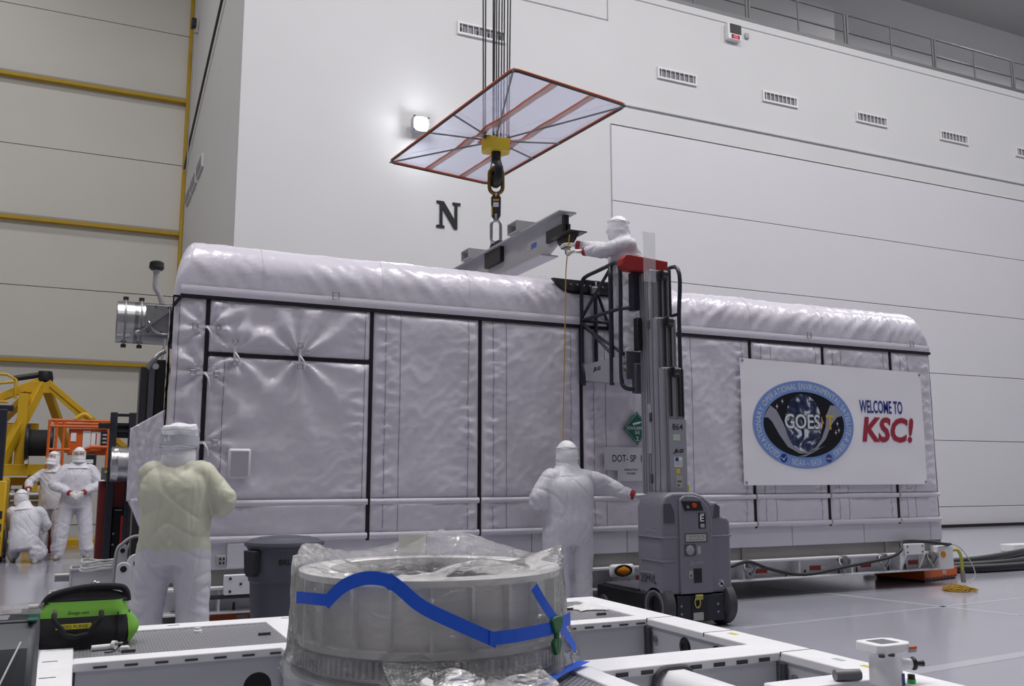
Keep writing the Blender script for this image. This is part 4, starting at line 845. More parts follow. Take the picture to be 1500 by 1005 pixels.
B(5.09, 5.17, 7.249, 7.253, 1.72, 1.78).build('sticker', mat('pale_green', rgb(180, 196, 184), 0.4), pl)
lettering('lettering', 'JLG', (5.09, 7.2515, 1.595), (1, 0, 0), (0, 0, 1), 0.045, 0.12, 'ink', pl, bold=0.05, shear=0.25)
f_ = B(5.10, 5.19, 7.249, 7.253, 1.47, 1.565).build('flag_sticker', 'print_white', pl)
B(5.11, 5.145, 7.247, 7.25, 1.525, 1.56).build('canton', 'navy_ink', f_)
for k in range(4): B(5.11, 5.185, 7.2475, 7.2495, 1.485 + 0.012 * k, 1.490 + 0.012 * k).build('stripe', 'decal_grey', f_)
B(5.12, 5.16, 7.249, 7.253, 1.41, 1.455).build('sticker', 'sticker_yellow', pl)
B(5.11, 5.19, 7.249, 7.253, 1.27, 1.39).build('sticker', 'decal_grey', pl); B(5.125, 5.175, 7.247, 7.2495, 1.33, 1.34).build('print', 'ink', pl); B(5.13, 5.145, 7.247, 7.2495, 1.29, 1.305).build('print', 'ink', pl)
B(5.27, 5.295, 7.30, 7.32, 1.22, 1.30).build('tag', 'sticker_yellow', L)
for z in (1.36, 2.86, 1.95): B(4.965, 5.0, 7.44, 7.47, z - 0.045, z + 0.045).build('guide_block', 'lift_grey_dark', L, bev=0.006)
B(4.975, 4.987, 7.44, 7.50, 1.60, 2.08).build('side_plate', 'panel_grey', L)
MB().prism([(4.76, 3.47), (4.83, 3.42), (5.29, 3.42), (5.30, 3.55), (4.85, 3.58), (4.80, 3.575), (4.76, 3.53)], (0, 7.56, 0), (1, 0, 0), (0, 0, 1), (0, 0.12, 0)).build('top_guard', 'signal_red', L, bev=0.008)
MB().box(4.90, 5.04, 7.40, 7.408, 3.28, 3.78).build('clear_shield', mat('acrylic', rgb(225, 228, 235), 0.05, alpha=0.22), L)
B(4.91, 4.99, 7.62, 7.71, 3.03, 3.42).build('control_box', 'blue_black', L, bev=0.01)
B(4.93, 4.985, 7.58, 7.66, 2.62, 2.95).build('control_box', 'black', L, bev=0.01)
# platform
fl_ = B(4.86, 5.56, 7.72, 8.50, 2.38, 2.42).build('platform_floor', 'panel_grey', L)
MB().prism([(8.54, 2.57), (8.54, 2.40), (7.74, 2.30), (7.74, 2.58)], (4.845, 0, 0), (0, 1, 0), (0, 0, 1), (0.012, 0, 0)).build('kick_panel', 'panel_grey', fl_)
lettering('lettering', 'JLG', (4.844, 8.32, 2.47), (0, -1, 0), (0, 0, 1), 0.05, 0.16, 'ink', fl_, bold=0.04, shear=0.25)
MB().prism([(4.86, 2.40), (5.56, 2.40), (5.56, 2.57), (4.86, 2.57)], (0, 8.52, 0), (1, 0, 0), (0, 0, 1), (0, 0.012, 0)).build('kick_panel', 'panel_grey', fl_)
B(4.875, 5.1, 7.70, 7.712, 2.34, 2.62).build('kick_panel', 'lift_grey_dark', fl_)
B(4.95, 5.2, 7.66, 7.74, 2.2, 2.5).build('carriage', 'lift_grey_dark', L, bev=0.01)
def tubep(pts, r=0.021, n=5, name='cage_rail'): return MB().tube(catmull(pts, n), r, 8).build(name, 'blue_black', L, smooth=True)
X0, X1, YF, YN1, YN2 = 4.845, 5.56, 8.55, 7.94, 7.76
tubep([(X0, YF, 2.36), (X0, YF, 2.6), (X0, YF, 3.0), (X0, YF, 3.40), (X0, YF - 0.03, 3.50), (X0, YF - 0.12, 3.53), (X0, 8.2, 3.54), (X0, YN1, 3.55), (X0, YN1 - 0.12, 3.55), (X0, YN2, 3.49), (X0, YN2 - 0.01, 3.3), (X0, YN2, 2.8), (X0, YN2, 2.36), (X0 + 0.02, YN2 - 0.03, 2.26), (X0 + 0.12, YN2 - 0.06, 2.24), (X0 + 0.24, YN2 - 0.06, 2.24)], 0.022, 6, 'cage_hoop')
tubep([(X0, YN1, 2.30), (X0, YN1, 3.0), (X0, YN1, 3.55)], 0.026, 3, 'cage_post')
tubep([(X1, YF, 2.40), (X1, YF, 2.9), (X1, YF, 3.40), (X1, YF - 0.03, 3.50), (X1, YF - 0.12, 3.53), (X1, 8.2, 3.54), (X1, YN2, 3.54), (X1, YN2, 3.0), (X1, YN2, 2.40)], 0.022, 6, 'cage_hoop')
tubep([(X0, YF, 3.06), (X0, 8.2, 3.06), (X0, YN2, 3.06), (X0 + 0.1, YN2 - 0.08, 3.06)], 0.02, 3)
tubep([(X1, YF, 3.06), (X1, YN2, 3.06)], 0.02, 3)
for z in (3.06, 3.50): tubep([(X0, YF, z), (X1, YF, z)], 0.02, 3)
for a, b_ in (((X0, YF, 3.09), (X0, YN1 + 0.02, 3.50)), ((X0, YF, 3.04), (X0, YN1, 2.62)), ((X0 + 0.03, YF - 0.02, 2.98), (X0 + 0.03, YN2, 2.60)), ((5.0, YF, 3.5), (5.35, YF, 2.6))): MB().cyl(a, b_, 0.018, 8).build('cage_brace', 'blue_black', L, smooth=40)
tubep([(5.02, YF, 2.42), (5.02, YF, 3.0), (5.02, YF, 3.5)], 0.022, 3, 'cage_post')
B(4.95, 5.04, YF - 0.05, YF + 0.0, 3.36, 3.44).build('clamp', 'dull_steel', L, bev=0.01)
tubep([(X0, YF + 0.005, 2.95), (X0, YF + 0.03, 2.7), (X0, YF - 0.05, 2.45), (X0, YF - 0.03, 2.35)], 0.02, 5, 'cage_hook')
# ================================================================== foreground steel frame
# perforated deck plate: dark holes in staggered rows
pm = bpy.data.materials.new('perforated_plate'); pm.use_nodes = True; nt = pm.node_tree; pb = nt.nodes['Principled BSDF']
pb.inputs['Roughness'].default_value = 0.35; pb.inputs['Metallic'].default_value = 0.5
tc = nt.nodes.new('ShaderNodeTexCoord'); sp = nt.nodes.new('ShaderNodeSeparateXYZ'); nt.links.new(tc.outputs['Object'], sp.inputs[0])
def math_(op, a, b=None):
    n = nt.nodes.new('ShaderNodeMath'); n.operation = op
    for i, q in enumerate((a, b)):
        if q is None: continue
        if isinstance(q, (int, float)): n.inputs[i].default_value = q
        else: nt.links.new(q, n.inputs[i])
    return n.outputs[0]
u = math_('MULTIPLY', sp.outputs[0], 2 * math.pi / 0.030); v = math_('MULTIPLY', sp.outputs[1], 2 * math.pi / 0.030)
w = math_('ADD', math_('COSINE', math_('ADD', u, v)), math_('COSINE', math_('SUBTRACT', u, v)))
mr = nt.nodes.new('ShaderNodeMapRange'); nt.links.new(w, mr.inputs[0]); mr.inputs[1].default_value = 0.25; mr.inputs[2].default_value = 0.9
mx = nt.nodes.new('ShaderNodeMix'); mx.data_type = 'RGBA'; mx.inputs[6].default_value = (*rgb(176, 176, 182), 1); mx.inputs[7].default_value = (*rgb(66, 66, 74), 1)
nt.links.new(mr.outputs[0], mx.inputs[0]); nt.links.new(mx.outputs[2], pb.inputs['Base Color'])
bp = nt.nodes.new('ShaderNodeBump'); bp.inputs['Strength'].default_value = 0.6; bp.inputs['Distance'].default_value = 0.004; bp.invert = True
nt.links.new(mr.outputs[0], bp.inputs['Height']); nt.links.new(bp.outputs[0], pb.inputs['Normal']); M['perforated_plate'] = pm
mat('frame_white', rgb(243, 243, 246), 0.42, var=0.04, vscale=6, bump=0.05, bscale=12)
mat('frame_web', rgb(206, 207, 214), 0.5, var=0.03, vscale=4)
mat('gap_grey', rgb(70, 70, 76), 0.7)
FZ = 0.60
fr = thing('steel_frame', 'low white steel equipment frame with perforated deck plates across foreground', 'frame', (1.5, 4.2, 0))
def lipbeam(x0, x1, y0, y1, name='beam', slots=True, web=True, zb=0.22):
    o = B(x0, x1, y0, y1, FZ - 0.04, FZ).build(name, 'frame_white', fr, bev=0.006)
    if web: B(x0 + 0.012, x1 - 0.012, y0 + 0.012, y1 - 0.012, zb, FZ - 0.035).build('web', 'frame_web', o)
    return o
# rear platform: white borders, perforated plates, front web
rb = lipbeam(-0.12, 2.93, 5.27, 5.41, 'rear_beam')
fbm = lipbeam(0.02, 2.93, 4.47, 4.585, 'front_beam')
lipbeam(-0.12, 0.02, 2.6, 5.27, 'side_beam')
pr = B(0.98, 2.42, 4.585, 5.27, FZ - 0.05, FZ - 0.004).build('plate', 'frame_white', fr)
dk1 = B(0.02, 0.98, 4.585, 5.27, FZ - 0.05, FZ - 0.012).build('deck_plate', 'perforated_plate', fr)
dk2 = B(2.42, 2.93, 4.585, 5.27, FZ - 0.05, FZ - 0.012).build('deck_plate', 'perforated_plate', fr)
# right long beam
rl = lipbeam(2.93, 3.12, 2.0, 5.41, 'right_beam')
for y in (4.47, 3.95, 3.38): B(2.93, 3.12, y - 0.004, y + 0.004, FZ - 0.02, FZ + 0.0008).build('weld_gap', 'gap_grey', rl)
# cross beams
lipbeam(0.90, 0.99, 2.4, 4.47, 'long_beam')
cbm = lipbeam(1.99, 2.93, 3.385, 3.60, 'cross_beam')
lipbeam(2.45, 2.93, 2.80, 2.93, 'cross_beam')
lipbeam(1.88, 1.99, 2.2, 3.60, 'long_beam')
dk3 = B(0.99, 1.88, 2.4, 4.47, FZ - 0.05, FZ - 0.012).build('deck_plate', 'perforated_plate', fr)
MB().prism([(2.26, 0.43), (2.28, 0.54), (2.31, 0.575), (2.39, 0.575), (2.43, 0.54), (2.44, 0.43)], (0, 2.2, 0), (1, 0, 0), (0, 0, 1), (0, 1.20, 0)).build('round_tube_beam', 'frame_white', fr, smooth=50)
MB().tube(catmull([(2.24, 3.39, 0.43), (2.25, 3.385, 0.53), (2.29, 3.38, 0.578), (2.40, 3.38, 0.58), (2.44, 3.38, 0.55)], 4), 0.012, 6).build('weld_gap', 'gap_grey', fr)
for k in range(7): B(0.10 + 0.125 * k, 0.155 + 0.125 * k, 4.466, 4.4745, FZ - 0.029, FZ - 0.020).build('slot', 'gap_grey', fbm)
for k in range(5): B(2.42 + 0.11 * k, 2.475 + 0.11 * k, 4.466, 4.4745, FZ - 0.029, FZ - 0.020).build('slot', 'gap_grey', fbm)
for k in range(7): B(2.06 + 0.125 * k, 2.12 + 0.125 * k, 3.381, 3.3895, FZ - 0.034, FZ - 0.017).build('slot', 'gap_grey', cbm)
for y in (4.46, 3.37): B(2.915, 2.932, y - 0.03, y + 0.0, 0.26, FZ - 0.045).build('weld_gap', 'gap_grey', fr)
for y in (4.13, 3.86, 3.11, 2.5):
    MB().lathe([(0.001, 0.004), (0.045, 0.004), (0.05, 0)], (2.942, y, 0.50), (-1, 0, 0), 20).build('port', 'black', rl)
    MB().lathe([(0.02, 0.008), (0.036, 0.008), (0.036, 0.004), (0.02, 0.004)], (2.942, y, 0.50), (-1, 0, 0), 20, closed=True).build('port_ring', 'dark_steel', rl)
for y, z in ((4.40, 0.50), (4.40, 0.32), (3.30, 0.50), (3.3, 0.33)): MB().cyl((2.945, y, z), (2.93, y, z), 0.018, 12).build('bolt', 'dull_steel', rl)
for x in (0.80,): MB().lathe([(0.001, 0.004), (0.06, 0.004), (0.065, 0)], (x, 4.483, 0.43), (0, -1, 0), 24).build('port', 'black', fbm)
for x, y in ((-0.07, 4.2), (-0.07, 4.55), (-0.06, 3.9), (0.5, 5.34), (1.1, 5.34), (0.9, 4.9), (0.25, 4.7), (2.72, 5.0), (2.8, 4.75)): B(x - 0.03, x + 0.03, y - 0.006, y + 0.006, FZ - 0.013, FZ + 0.001).build('slot', 'gap_grey', fr)
B(0.97, 0.985, 4.585, 5.27, FZ - 0.02, FZ).build('deck_edge', 'frame_white', fr)
MB().tube(catmull([(2.96, 2.98, 0.50), (2.85, 2.9, 0.42), (2.72, 2.78, 0.30)], 4), 0.012, 6).build('conduit', 'white_plastic', fr, smooth=True)
for x in (0.05, 1.5, 2.95):
    for y in (2.65, 5.3): B(x - 0.05, x + 0.05, y - 0.05, y + 0.05, 0.0, 0.25).build('leg', 'frame_white', fr, bev=0.006)
for y, c_ in ((3.86, 'sticker_yellow'), (3.14, 'pale_green'), (2.98, 'sticker_yellow')): B(3.03, 3.06, y - 0.03, y + 0.03, FZ, FZ + 0.001).build('mark', c_, rl)

# levelling post
po = thing('levelling_post', 'white flanged post with black knob standing at frame corner', 'post', (2.88, 2.72, FZ))
MB().lathe([(0.062, 0.0), (0.060, 0.10), (0.066, 0.115), (0.074, 0.125)], (2.875, 2.72, FZ), seg=28).build('barrel', 'frame_white', po, smooth=40)
MB().prism([(2.78, 2.67), (2.80, 2.65), (2.93, 2.65), (2.965, 2.68), (2.965, 2.77), (2.93, 2.79), (2.80, 2.79), (2.78, 2.77)], (0, 0, 0.722), (1, 0, 0), (0, 1, 0), (0, 0, 0.034)).build('flange', 'frame_white', po, bev=0.004)
B(2.82, 2.91, 2.68, 2.76, 0.7555, 0.7575).build('pocket', 'grey_metal', po)
kn = MB().cyl((2.93, 2.70, 0.672), (2.975, 2.68, 0.672), 0.02, 14).build('boss', 'frame_white', po, smooth=40)
MB().lathe([(0.022, 0), (0.026, 0.008), (0.024, 0.016), (0.010, 0.02), (0.010, 0.034), (0.012, 0.05), (0.001, 0.052)], (2.97, 2.682, 0.672), (0.9, -0.35, 0), 16).build('knob', 'black', kn, smooth=40)
B(2.925, 2.962, 2.645, 2.652, 0.722, 0.742).build('bracket', 'light_grey', po); B(2.928, 2.96, 2.640, 2.648, 0.735, 0.744).build('reflector', 'orange_paint', po)
for x in (2.79, 2.84): MB().cyl((x, 2.655, 0.714), (x, 2.655, 0.723), 0.012, 8).build('bolt', 'gap_grey', po)
for x, m_ in ((2.945, 'gap_grey'), (2.955, 'placard_green')): pass
MB().cyl((2.965, 2.68, 0.60), (2.965, 2.68, 0.632), 0.014, 10).build('plug', 'black', po); MB().cyl((2.965, 2.68, 0.602), (2.965, 2.68, 0.615), 0.016, 10).build('plug_ring', mat('bright_green', rgb(70, 190, 80), 0.5), po)
B(2.895, 2.907, 2.658, 2.660, 0.60, 0.645).build('label', 'navy_ink', po)
pip = MB().cyl((2.72, 2.83, FZ + 0.022), (2.82, 2.80, FZ + 0.022), 0.022, 12).build('pipe_stub', 'grey_metal', smooth=40)
tag(pip, 'short grey pipe stub lying beside the white levelling post', 'pipe')

# ---- ring drum
DX, DY, DZ, DR = 1.42, 3.87, 0.62, 0.555
mat('drum_skin', rgb(244, 242, 236), 0.5, var=0.06, vscale=3); mat('drum_rib', rgb(244, 243, 240), 0.45); mat('gear_steel', rgb(168, 166, 168), 0.4, 0.3)
dm = thing('ring_drum', 'large ribbed ring drum with toothed base wrapped in clear plastic', 'drum', (DX, DY, FZ))
b = MB(); NT = 130
for k in range(NT):
    a = 2 * math.pi * k / NT; R = Matrix.Rotation(a, 3, 'Z')
    b.obox(Vector((DX, DY, DZ + 0.048)) + R @ Vector((DR + 0.012, 0, 0)), (0.024, 0.013, 0.062), R)
MB().lathe([(DR - 0.1, 0), (DR - 0.004, 0), (DR - 0.004, 0.09), (DR - 0.1, 0.09)], (DX, DY, DZ), seg=72, closed=True).build('gear_ring', 'gear_steel', dm, smooth=40)
o = b.build('gear_teeth', 'gear_steel', dm); o['kind'] = 'stuff'
MB().lathe([(DR - 0.1, 0.0), (DR + 0.035, 0.0), (DR + 0.035, 0.012), (DR - 0.1, 0.012)], (DX, DY, FZ - 0.0005), seg=72, closed=True).build('base_plate', 'gear_steel', dm, smooth=40)
MB().lathe([(DR - 0.06, 0.09), (DR + 0.012, 0.09), (DR + 0.012, 0.115), (DR - 0.03, 0.115), (DR - 0.03, 0.355), (DR - 0.05, 0.355), (DR - 0.06, 0.34)], (DX, DY, DZ), seg=96, closed=True).build('wall', 'drum_skin', dm, smooth=40)
MB().lathe([(DR - 0.12, 0.355), (DR + 0.012, 0.355), (DR + 0.012, 0.38), (DR - 0.12, 0.38)], (DX, DY, DZ), seg=96, closed=True).build('top_flange', 'drum_rib', dm, smooth=40)
for k in range(22):
    a = 2 * math.pi * (k + 0.3) / 22; R = Matrix.Rotation(a, 3, 'Z')
    MB().obox(Vector((DX, DY, DZ + 0.235)) + R @ Vector((DR - 0.014, 0, 0)), (0.05, 0.012, 0.24), R).build('rib', 'drum_rib', dm)
# small pinion in front
pn = thing('pinion_gear', 'white disc pinion gear in front of the drum under plastic', 'gear', (1.245, 3.16, FZ))
MB().lathe([(0.001, 0.09), (0.11, 0.09), (0.115, 0.083), (0.115, 0.0), (0.001, 0)], (1.235, 3.13, FZ - 0.01), seg=48).build('body', 'white_plastic', pn, smooth=40)
for k in range(40):
    a = 2 * math.pi * k / 40; R = Matrix.Rotation(a, 3, 'Z')
    MB().obox(Vector((1.235, 3.13, FZ + 0.035)) + R @ Vector((0.118, 0, 0)), (0.014, 0.010, 0.07), R).build('tooth', 'gear_steel', pn)
B(1.225, 1.25, 3.125, 3.14, FZ + 0.080, FZ + 0.082).build('keyway', 'gap_grey', pn)

# ---- clear plastic wrap
pw = bpy.data.materials.new('plastic_wrap'); pw.use_nodes = True; nt = pw.node_tree; nt.nodes.remove(nt.nodes['Principled BSDF']); out = nt.nodes['Material Output']
tr2 = nt.nodes.new('ShaderNodeBsdfTransparent'); tr2.inputs[0].default_value = (0.97, 0.97, 0.98, 1)
df2 = nt.nodes.new('ShaderNodeBsdfDiffuse'); df2.inputs[0].default_value = (*rgb(226, 226, 230), 1)
gl2 = nt.nodes.new('ShaderNodeBsdfGlossy'); gl2.inputs['Roughness'].default_value = 0.05
nz = nt.nodes.new('ShaderNodeTexNoise'); nz.inputs['Scale'].default_value = 9; nz.inputs['Detail'].default_value = 7; nz.inputs['Distortion'].default_value = 1.6
nz2 = nt.nodes.new('ShaderNodeTexNoise'); nz2.inputs['Scale'].default_value = 3.0; nz2.inputs['Detail'].default_value = 4
bp = nt.nodes.new('ShaderNodeBump'); bp.inputs['Strength'].default_value = 0.9; bp.inputs['Distance'].default_value = 0.03
nt.links.new(nz.outputs['Fac'], bp.inputs['Height'])
for s_ in (df2, gl2): nt.links.new(bp.outputs[0], s_.inputs['Normal'])
fr2 = nt.nodes.new('ShaderNodeFresnel'); fr2.inputs['IOR'].default_value = 1.45; nt.links.new(bp.outputs[0], fr2.inputs['Normal'])
mrp = nt.nodes.new('ShaderNodeMapRange'); nt.links.new(nz2.outputs['Fac'], mrp.inputs[0]); mrp.inputs[1].default_value = 0.3; mrp.inputs[2].default_value = 0.7; mrp.inputs[3].default_value = 0.04; mrp.inputs[4].default_value = 0.28
m2 = nt.nodes.new('ShaderNodeMixShader'); nt.links.new(mrp.outputs[0], m2.inputs[0]); nt.links.new(tr2.outputs[0], m2.inputs[1]); nt.links.new(df2.outputs[0], m2.inputs[2])
fa = nt.nodes.new('ShaderNodeMath'); fa.operation = 'MULTIPLY_ADD'; nt.links.new(fr2.outputs[0], fa.inputs[0]); fa.inputs[1].default_value = 0.9; fa.inputs[2].default_value = 0.05
m3 = nt.nodes.new('ShaderNodeMixShader'); nt.links.new(fa.outputs[0], m3.inputs[0]); nt.links.new(m2.outputs[0], m3.inputs[1]); nt.links.new(gl2.outputs[0], m3.inputs[2]); nt.links.new(m3.outputs[0], out.inputs[0]); M['plastic_wrap'] = pw
# bearings: towards the camera is theta = atan2(-DY, -DX)
TH0 = math.atan2(-DY, -DX)
def wrapn(t): return (t + math.pi) % (2 * math.pi) - math.pi
def peak(t):
    d = wrapn(t - TH0)          # 0 front, +right?, measured counter-clockwise
    g = lambda c, w, h: h * math.exp(-(wrapn(t - TH0 - c) / w) ** 2)
    return g(1.45, 0.28, 0.075) + g(3.0, 0.5, 0.10) + g(-1.75, 0.45, 0.075) + g(0.35, 0.3, 0.055) + 0.02
def wrap_pt(t, s):
    n1 = noise.noise(Vector((math.cos(t) * 2.2, math.sin(t) * 2.2, s * 2.0)))
    n2 = abs(noise.noise(Vector((math.cos(t) * 6, math.sin(t) * 6, s * 1.3 + 5))))
    n3 = noise.noise(Vector((math.cos(t) * 13, math.sin(t) * 13, s * 6)))
    if s < 1:      # top, from the centre to the rim, sagging inside the ring
        r = (DR + 0.01) * s; zr = DZ + 0.385 + peak(t)
        z = zr - (0.10 + 0.03 * n1) * (1 - s ** 3) - 0.05 * n2 * (1 - s) * 2 + 0.012 * n3
    else:          # hanging sides with a little flare at the foot
        q = s - 1; zr = DZ + 0.385 + peak(t)
        z = zr + (FZ + 0.004 - zr) * q
        r = DR + 0.035 + 0.035 * n2 * (0.4 + q) + 0.02 * n1 * q + (0.10 + 0.05 * n1) * max(0, q - 0.55) ** 1.5 + 0.006 * n3 - 0.02 * (1 - q) * (peak(t) > 0.06)
    return Vector((DX + r * math.cos(t), DY + r * math.sin(t), z))
ps_ = thing('plastic_wrap', 'crinkled clear plastic sheet draped over the ring drum', 'plastic sheet', (DX, DY, FZ))
MB().grid(lambda u_, v_: wrap_pt(2 * math.pi * u_, 0.02 + 1.98 * v_), 260, 90, closeu=True).build('sheet', 'plastic_wrap', ps_, smooth=True)
# skirt tail over the pinion
MB().grid(lambda u_, v_: (1.04 + 0.62 * u_ + 0.02 * math.sin(v_ * 7), 3.35 - 0.62 * v_, FZ + 0.012 + 0.085 * math.exp(-(((1.04 + 0.62 * u_) - 1.235) / 0.13) ** 2) * math.exp(-((3.35 - 0.62 * v_ - 3.13) / 0.16) ** 2) * 1.1 + 0.10 * math.exp(-v_ * 12) + 0.012 * (1 + noise.noise(Vector((u_ * 8, v_ * 8, 1))))), 60, 60).build('tail', 'plastic_wrap', ps_, smooth=True)
B(DX + 0.02, DX + 0.16, DY + DR - 0.04, DY + DR - 0.035, DZ + 0.40, DZ + 0.485).build('paper_patch', mat('cream_patch', rgb(226, 226, 216), 0.5), ps_)
mat('blue_tape', rgb(20, 92, 220), 0.45, bump=0.3, bscale=25)
def tape(pts, width=0.046, out=0.03, name='blue_tape'):
    P = catmull([Vector(p) for p in pts], 4); vs = []; n = len(P)
    for i, p in enumerate(P):
        d = (P[min(i + 1, n - 1)] - P[max(i - 1, 0)]).normalized()
        nr = Vector((p.x - DX, p.y - DY, 0)).normalized() if p.z > FZ + 0.03 else Vector((0, 0, 1))
        s_ = nr.cross(d).normalized()
        vs.append((p + nr * out + s_ * width / 2, p + nr * out - s_ * width / 2))
    b = MB(); b.add([q for pr_ in vs for q in pr_], [(2 * i, 2 * i + 1, 2 * i + 3, 2 * i + 2) for i in range(n - 1)])
    return b.build(name, 'blue_tape', ps_, solid=0.0015)
TAPES = [([(0.837, 3.75, 0.917), (0.871, 3.64, 0.923), (0.918, 3.551, 0.924)], 0.045, 0.03), ([(0.907, 3.569, 0.912), (0.953, 3.501, 0.981), (1.013, 3.436, 1.015), (1.072, 3.387, 1.012), (1.099, 3.369, 0.99)], 0.05, 0.036), ([(1.077, 3.384, 1.017), (1.121, 3.356, 0.978), (1.19, 3.321, 0.914), (1.312, 3.285, 0.849), (1.458, 3.276, 0.778)], 0.05, 0.034), ([(1.424, 3.275, 0.791), (1.536, 3.286, 0.793), (1.676, 3.333, 0.797), (1.717, 3.355, 0.799), (1.843, 3.451, 0.812)], 0.05, 0.038), ([(1.61, 3.306, 0.968), (1.657, 3.324, 0.901), (1.718, 3.355, 0.833), (1.788, 3.403, 0.768), (1.89, 3.505, 0.676)], 0.04, 0.044), ([(1.976, 3.498, 0.615), (1.888, 3.433, 0.615), (1.746, 3.315, 0.615), (1.617, 3.181, 0.615), (1.468, 3.02, 0.615)], 0.05, 0.004)]
for t_ in TAPES: tape(*t_)
mat('clamp_green', rgb(24, 96, 52), 0.4)
cg = thing('spring_clamp', 'dark green plastic clamp holding the plastic sheet beside blue tape', 'clamp', (1.729, 3.362, 0.692))
cp_ = Vector((1.729, 3.362, 0.692))
nr = Vector((cp_.x - DX, cp_.y - DY, 0)).normalized(); tg = Vector((-nr.y, nr.x, 0))
for z, w_ in ((0.085, 0.045), (0.0, 0.035)):
    MB().prism([(-w_, 0.02), (-w_ * 0.4, -0.03), (w_ * 0.4, -0.03), (w_, 0.02), (w_ * 0.5, 0.035), (-w_ * 0.5, 0.035)], cp_ + Vector((0, 0, z + 0.03)) + nr * 0.035, tg, (0, 0, 1), nr * 0.02).build('jaw', 'clamp_green', cg, bev=0.006)
MB().cyl(cp_ + nr * 0.045 + Vector((0, 0, 0.02)), cp_ + nr * 0.045 + Vector((0, 0, 0.10)), 0.012, 10).build('bar', 'clamp_green', cg)

# ---- tool bag
mat('bag_green', rgb(112, 172, 60), 0.75, bump=0.15, bscale=120, bdist=0.002); mat('bag_black', rgb(26, 26, 30), 0.85, bump=0.15, bscale=120, bdist=0.002)
bg = thing('tool_bag', 'lime green and black open tool bag on the white frame', 'bag', (0.1, 4.98, FZ))
bx0, bx1, by0, by1 = -0.145, 0.262, 4.86, 5.10; z0 = FZ + 0.001
def bagpt(u_, v_):
    # v: 0 bottom .. 1 top edge; u around
    a = 2 * math.pi * u_; sx = (1 if math.cos(a) >= 0 else -1) * abs(math.cos(a)) ** 0.35; sy = (1 if math.sin(a) >= 0 else -1) * abs(math.sin(a)) ** 0.35
    cx_, cy_ = (bx0 + bx1) / 2, (by0 + by1) / 2; hx, hy = (bx1 - bx0) / 2, (by1 - by0) / 2
    tx = 1 - 0.14 * v_ ** 2; ty = 1 - 0.62 * max(0, v_ - 0.25)
    bul = 1 + 0.05 * math.sin(math.pi * min(1, v_ * 1.3))
    return (cx_ + hx * sx * tx * bul + 0.006 * noise.noise(Vector((u_ * 9, v_ * 4, 0))), cy_ + hy * sy * ty + 0.008 * noise.noise(Vector((u_ * 8, v_ * 4, 3))), z0 + 0.215 * v_)
def bagpart(v0, v1, name, m_, par=None, off=0.0): return MB().grid(lambda u_, v_: bagpt(u_, v0 + (v1 - v0) * v_), 64, 8, closeu=True).build(name, m_, par or bg, smooth=True)
bd = bagpart(0.0, 0.62, 'lower_body', 'bag_black'); bagpart(0.62, 0.94, 'upper_body', 'bag_green')
MB().prism([(bx0 + 0.005, by0 + 0.005), (bx1 - 0.005, by0 + 0.005), (bx1 - 0.005, by1 - 0.005), (bx0 + 0.005, by1 - 0.005)], (0, 0, z0), (1, 0, 0), (0, 1, 0), (0, 0, 0.01)).build('base', 'bag_black', bg)
# green end gusset on the right side
MB().grid(lambda u_, v_: Vector(bagpt(-0.115 + 0.23 * u_, 0.02 + 0.62 * v_)) + Vector((0.005 + 0.028 * math.sin(math.pi * v_) * math.sin(math.pi * u_), 0, 0)), 12, 14).build('gusset', 'bag_green', bg, smooth=True)
MB().grid(lambda u_, v_: Vector(bagpt(0.43 + 0.14 * u_, 0.3 + 0.4 * v_)) + Vector((-0.005 - 0.03 * math.sin(math.pi * v_), 0, 0)), 10, 10).build('gusset', 'bag_green', bg, smooth=True)
cy_ = (by0 + by1) / 2
MB().tube(catmull([(bx0 + 0.02, cy_ - 0.04, z0 + 0.17), (bx0 + 0.05, cy_ - 0.04, z0 + 0.225), (bx0 + 0.13, cy_ - 0.03, z0 + 0.25), (0.08, cy_ - 0.03, z0 + 0.262), (bx1 - 0.06, cy_ - 0.03, z0 + 0.258), (bx1 - 0.025, cy_ - 0.03, z0 + 0.235), (bx1 - 0.015, cy_ - 0.03, z0 + 0.19)], 5), 0.016, 8).build('mouth_frame', 'bag_black', bg, smooth=True)
MB().grid(lambda u_, v_: (bx0 + 0.03 + (bx1 - bx0 - 0.05) * u_, cy_ - 0.06 + 0.03 * v_, z0 + 0.195 + (0.06 * math.sin(math.pi * (0.08 + 0.88 * u_)) ** 0.5 + 0.002) * v_), 30, 5).build('mouth_flap', 'bag_black', bg, smooth=True, solid=0.004)
for xx in (bx0 + 0.075, bx0 + 0.275):
    s_ = 1 if xx < 0.05 else -1
    h_ = MB().tube(catmull([(xx, by0 + 0.012, z0 + 0.155), (xx, by0 - 0.012, z0 + 0.135), (xx + s_ * 0.01, by0 - 0.016, z0 + 0.115), (xx + s_ * 0.035, by0 - 0.014, z0 + 0.085), (xx + s_ * 0.05, by0 - 0.012, z0 + 0.06)], 4), 0.012, 8).build('handle', 'bag_black', bg, smooth=True)
MB().tube([(bx0 + 0.125, by0 - 0.012, z0 + 0.06), (bx0 + 0.17, by0 - 0.018, z0 + 0.05), (bx0 + 0.225, by0 - 0.012, z0 + 0.06)], 0.012, 8).build('handle', 'bag_black', bg, smooth=True)
MB().lathe([(0.006, 0.003), (0.012, 0.003), (0.012, 0), (0.006, 0)], (bx0 + 0.075, by0 + 0.006, z0 + 0.165), (0, -1, 0.3), 14, closed=True).build('rivet', 'steel', bg)
B(bx0 + 0.085, bx0 + 0.235, by0 - 0.010, by0 - 0.006, z0 + 0.085, z0 + 0.108).build('name_tape', 'sticker_yellow', bg)
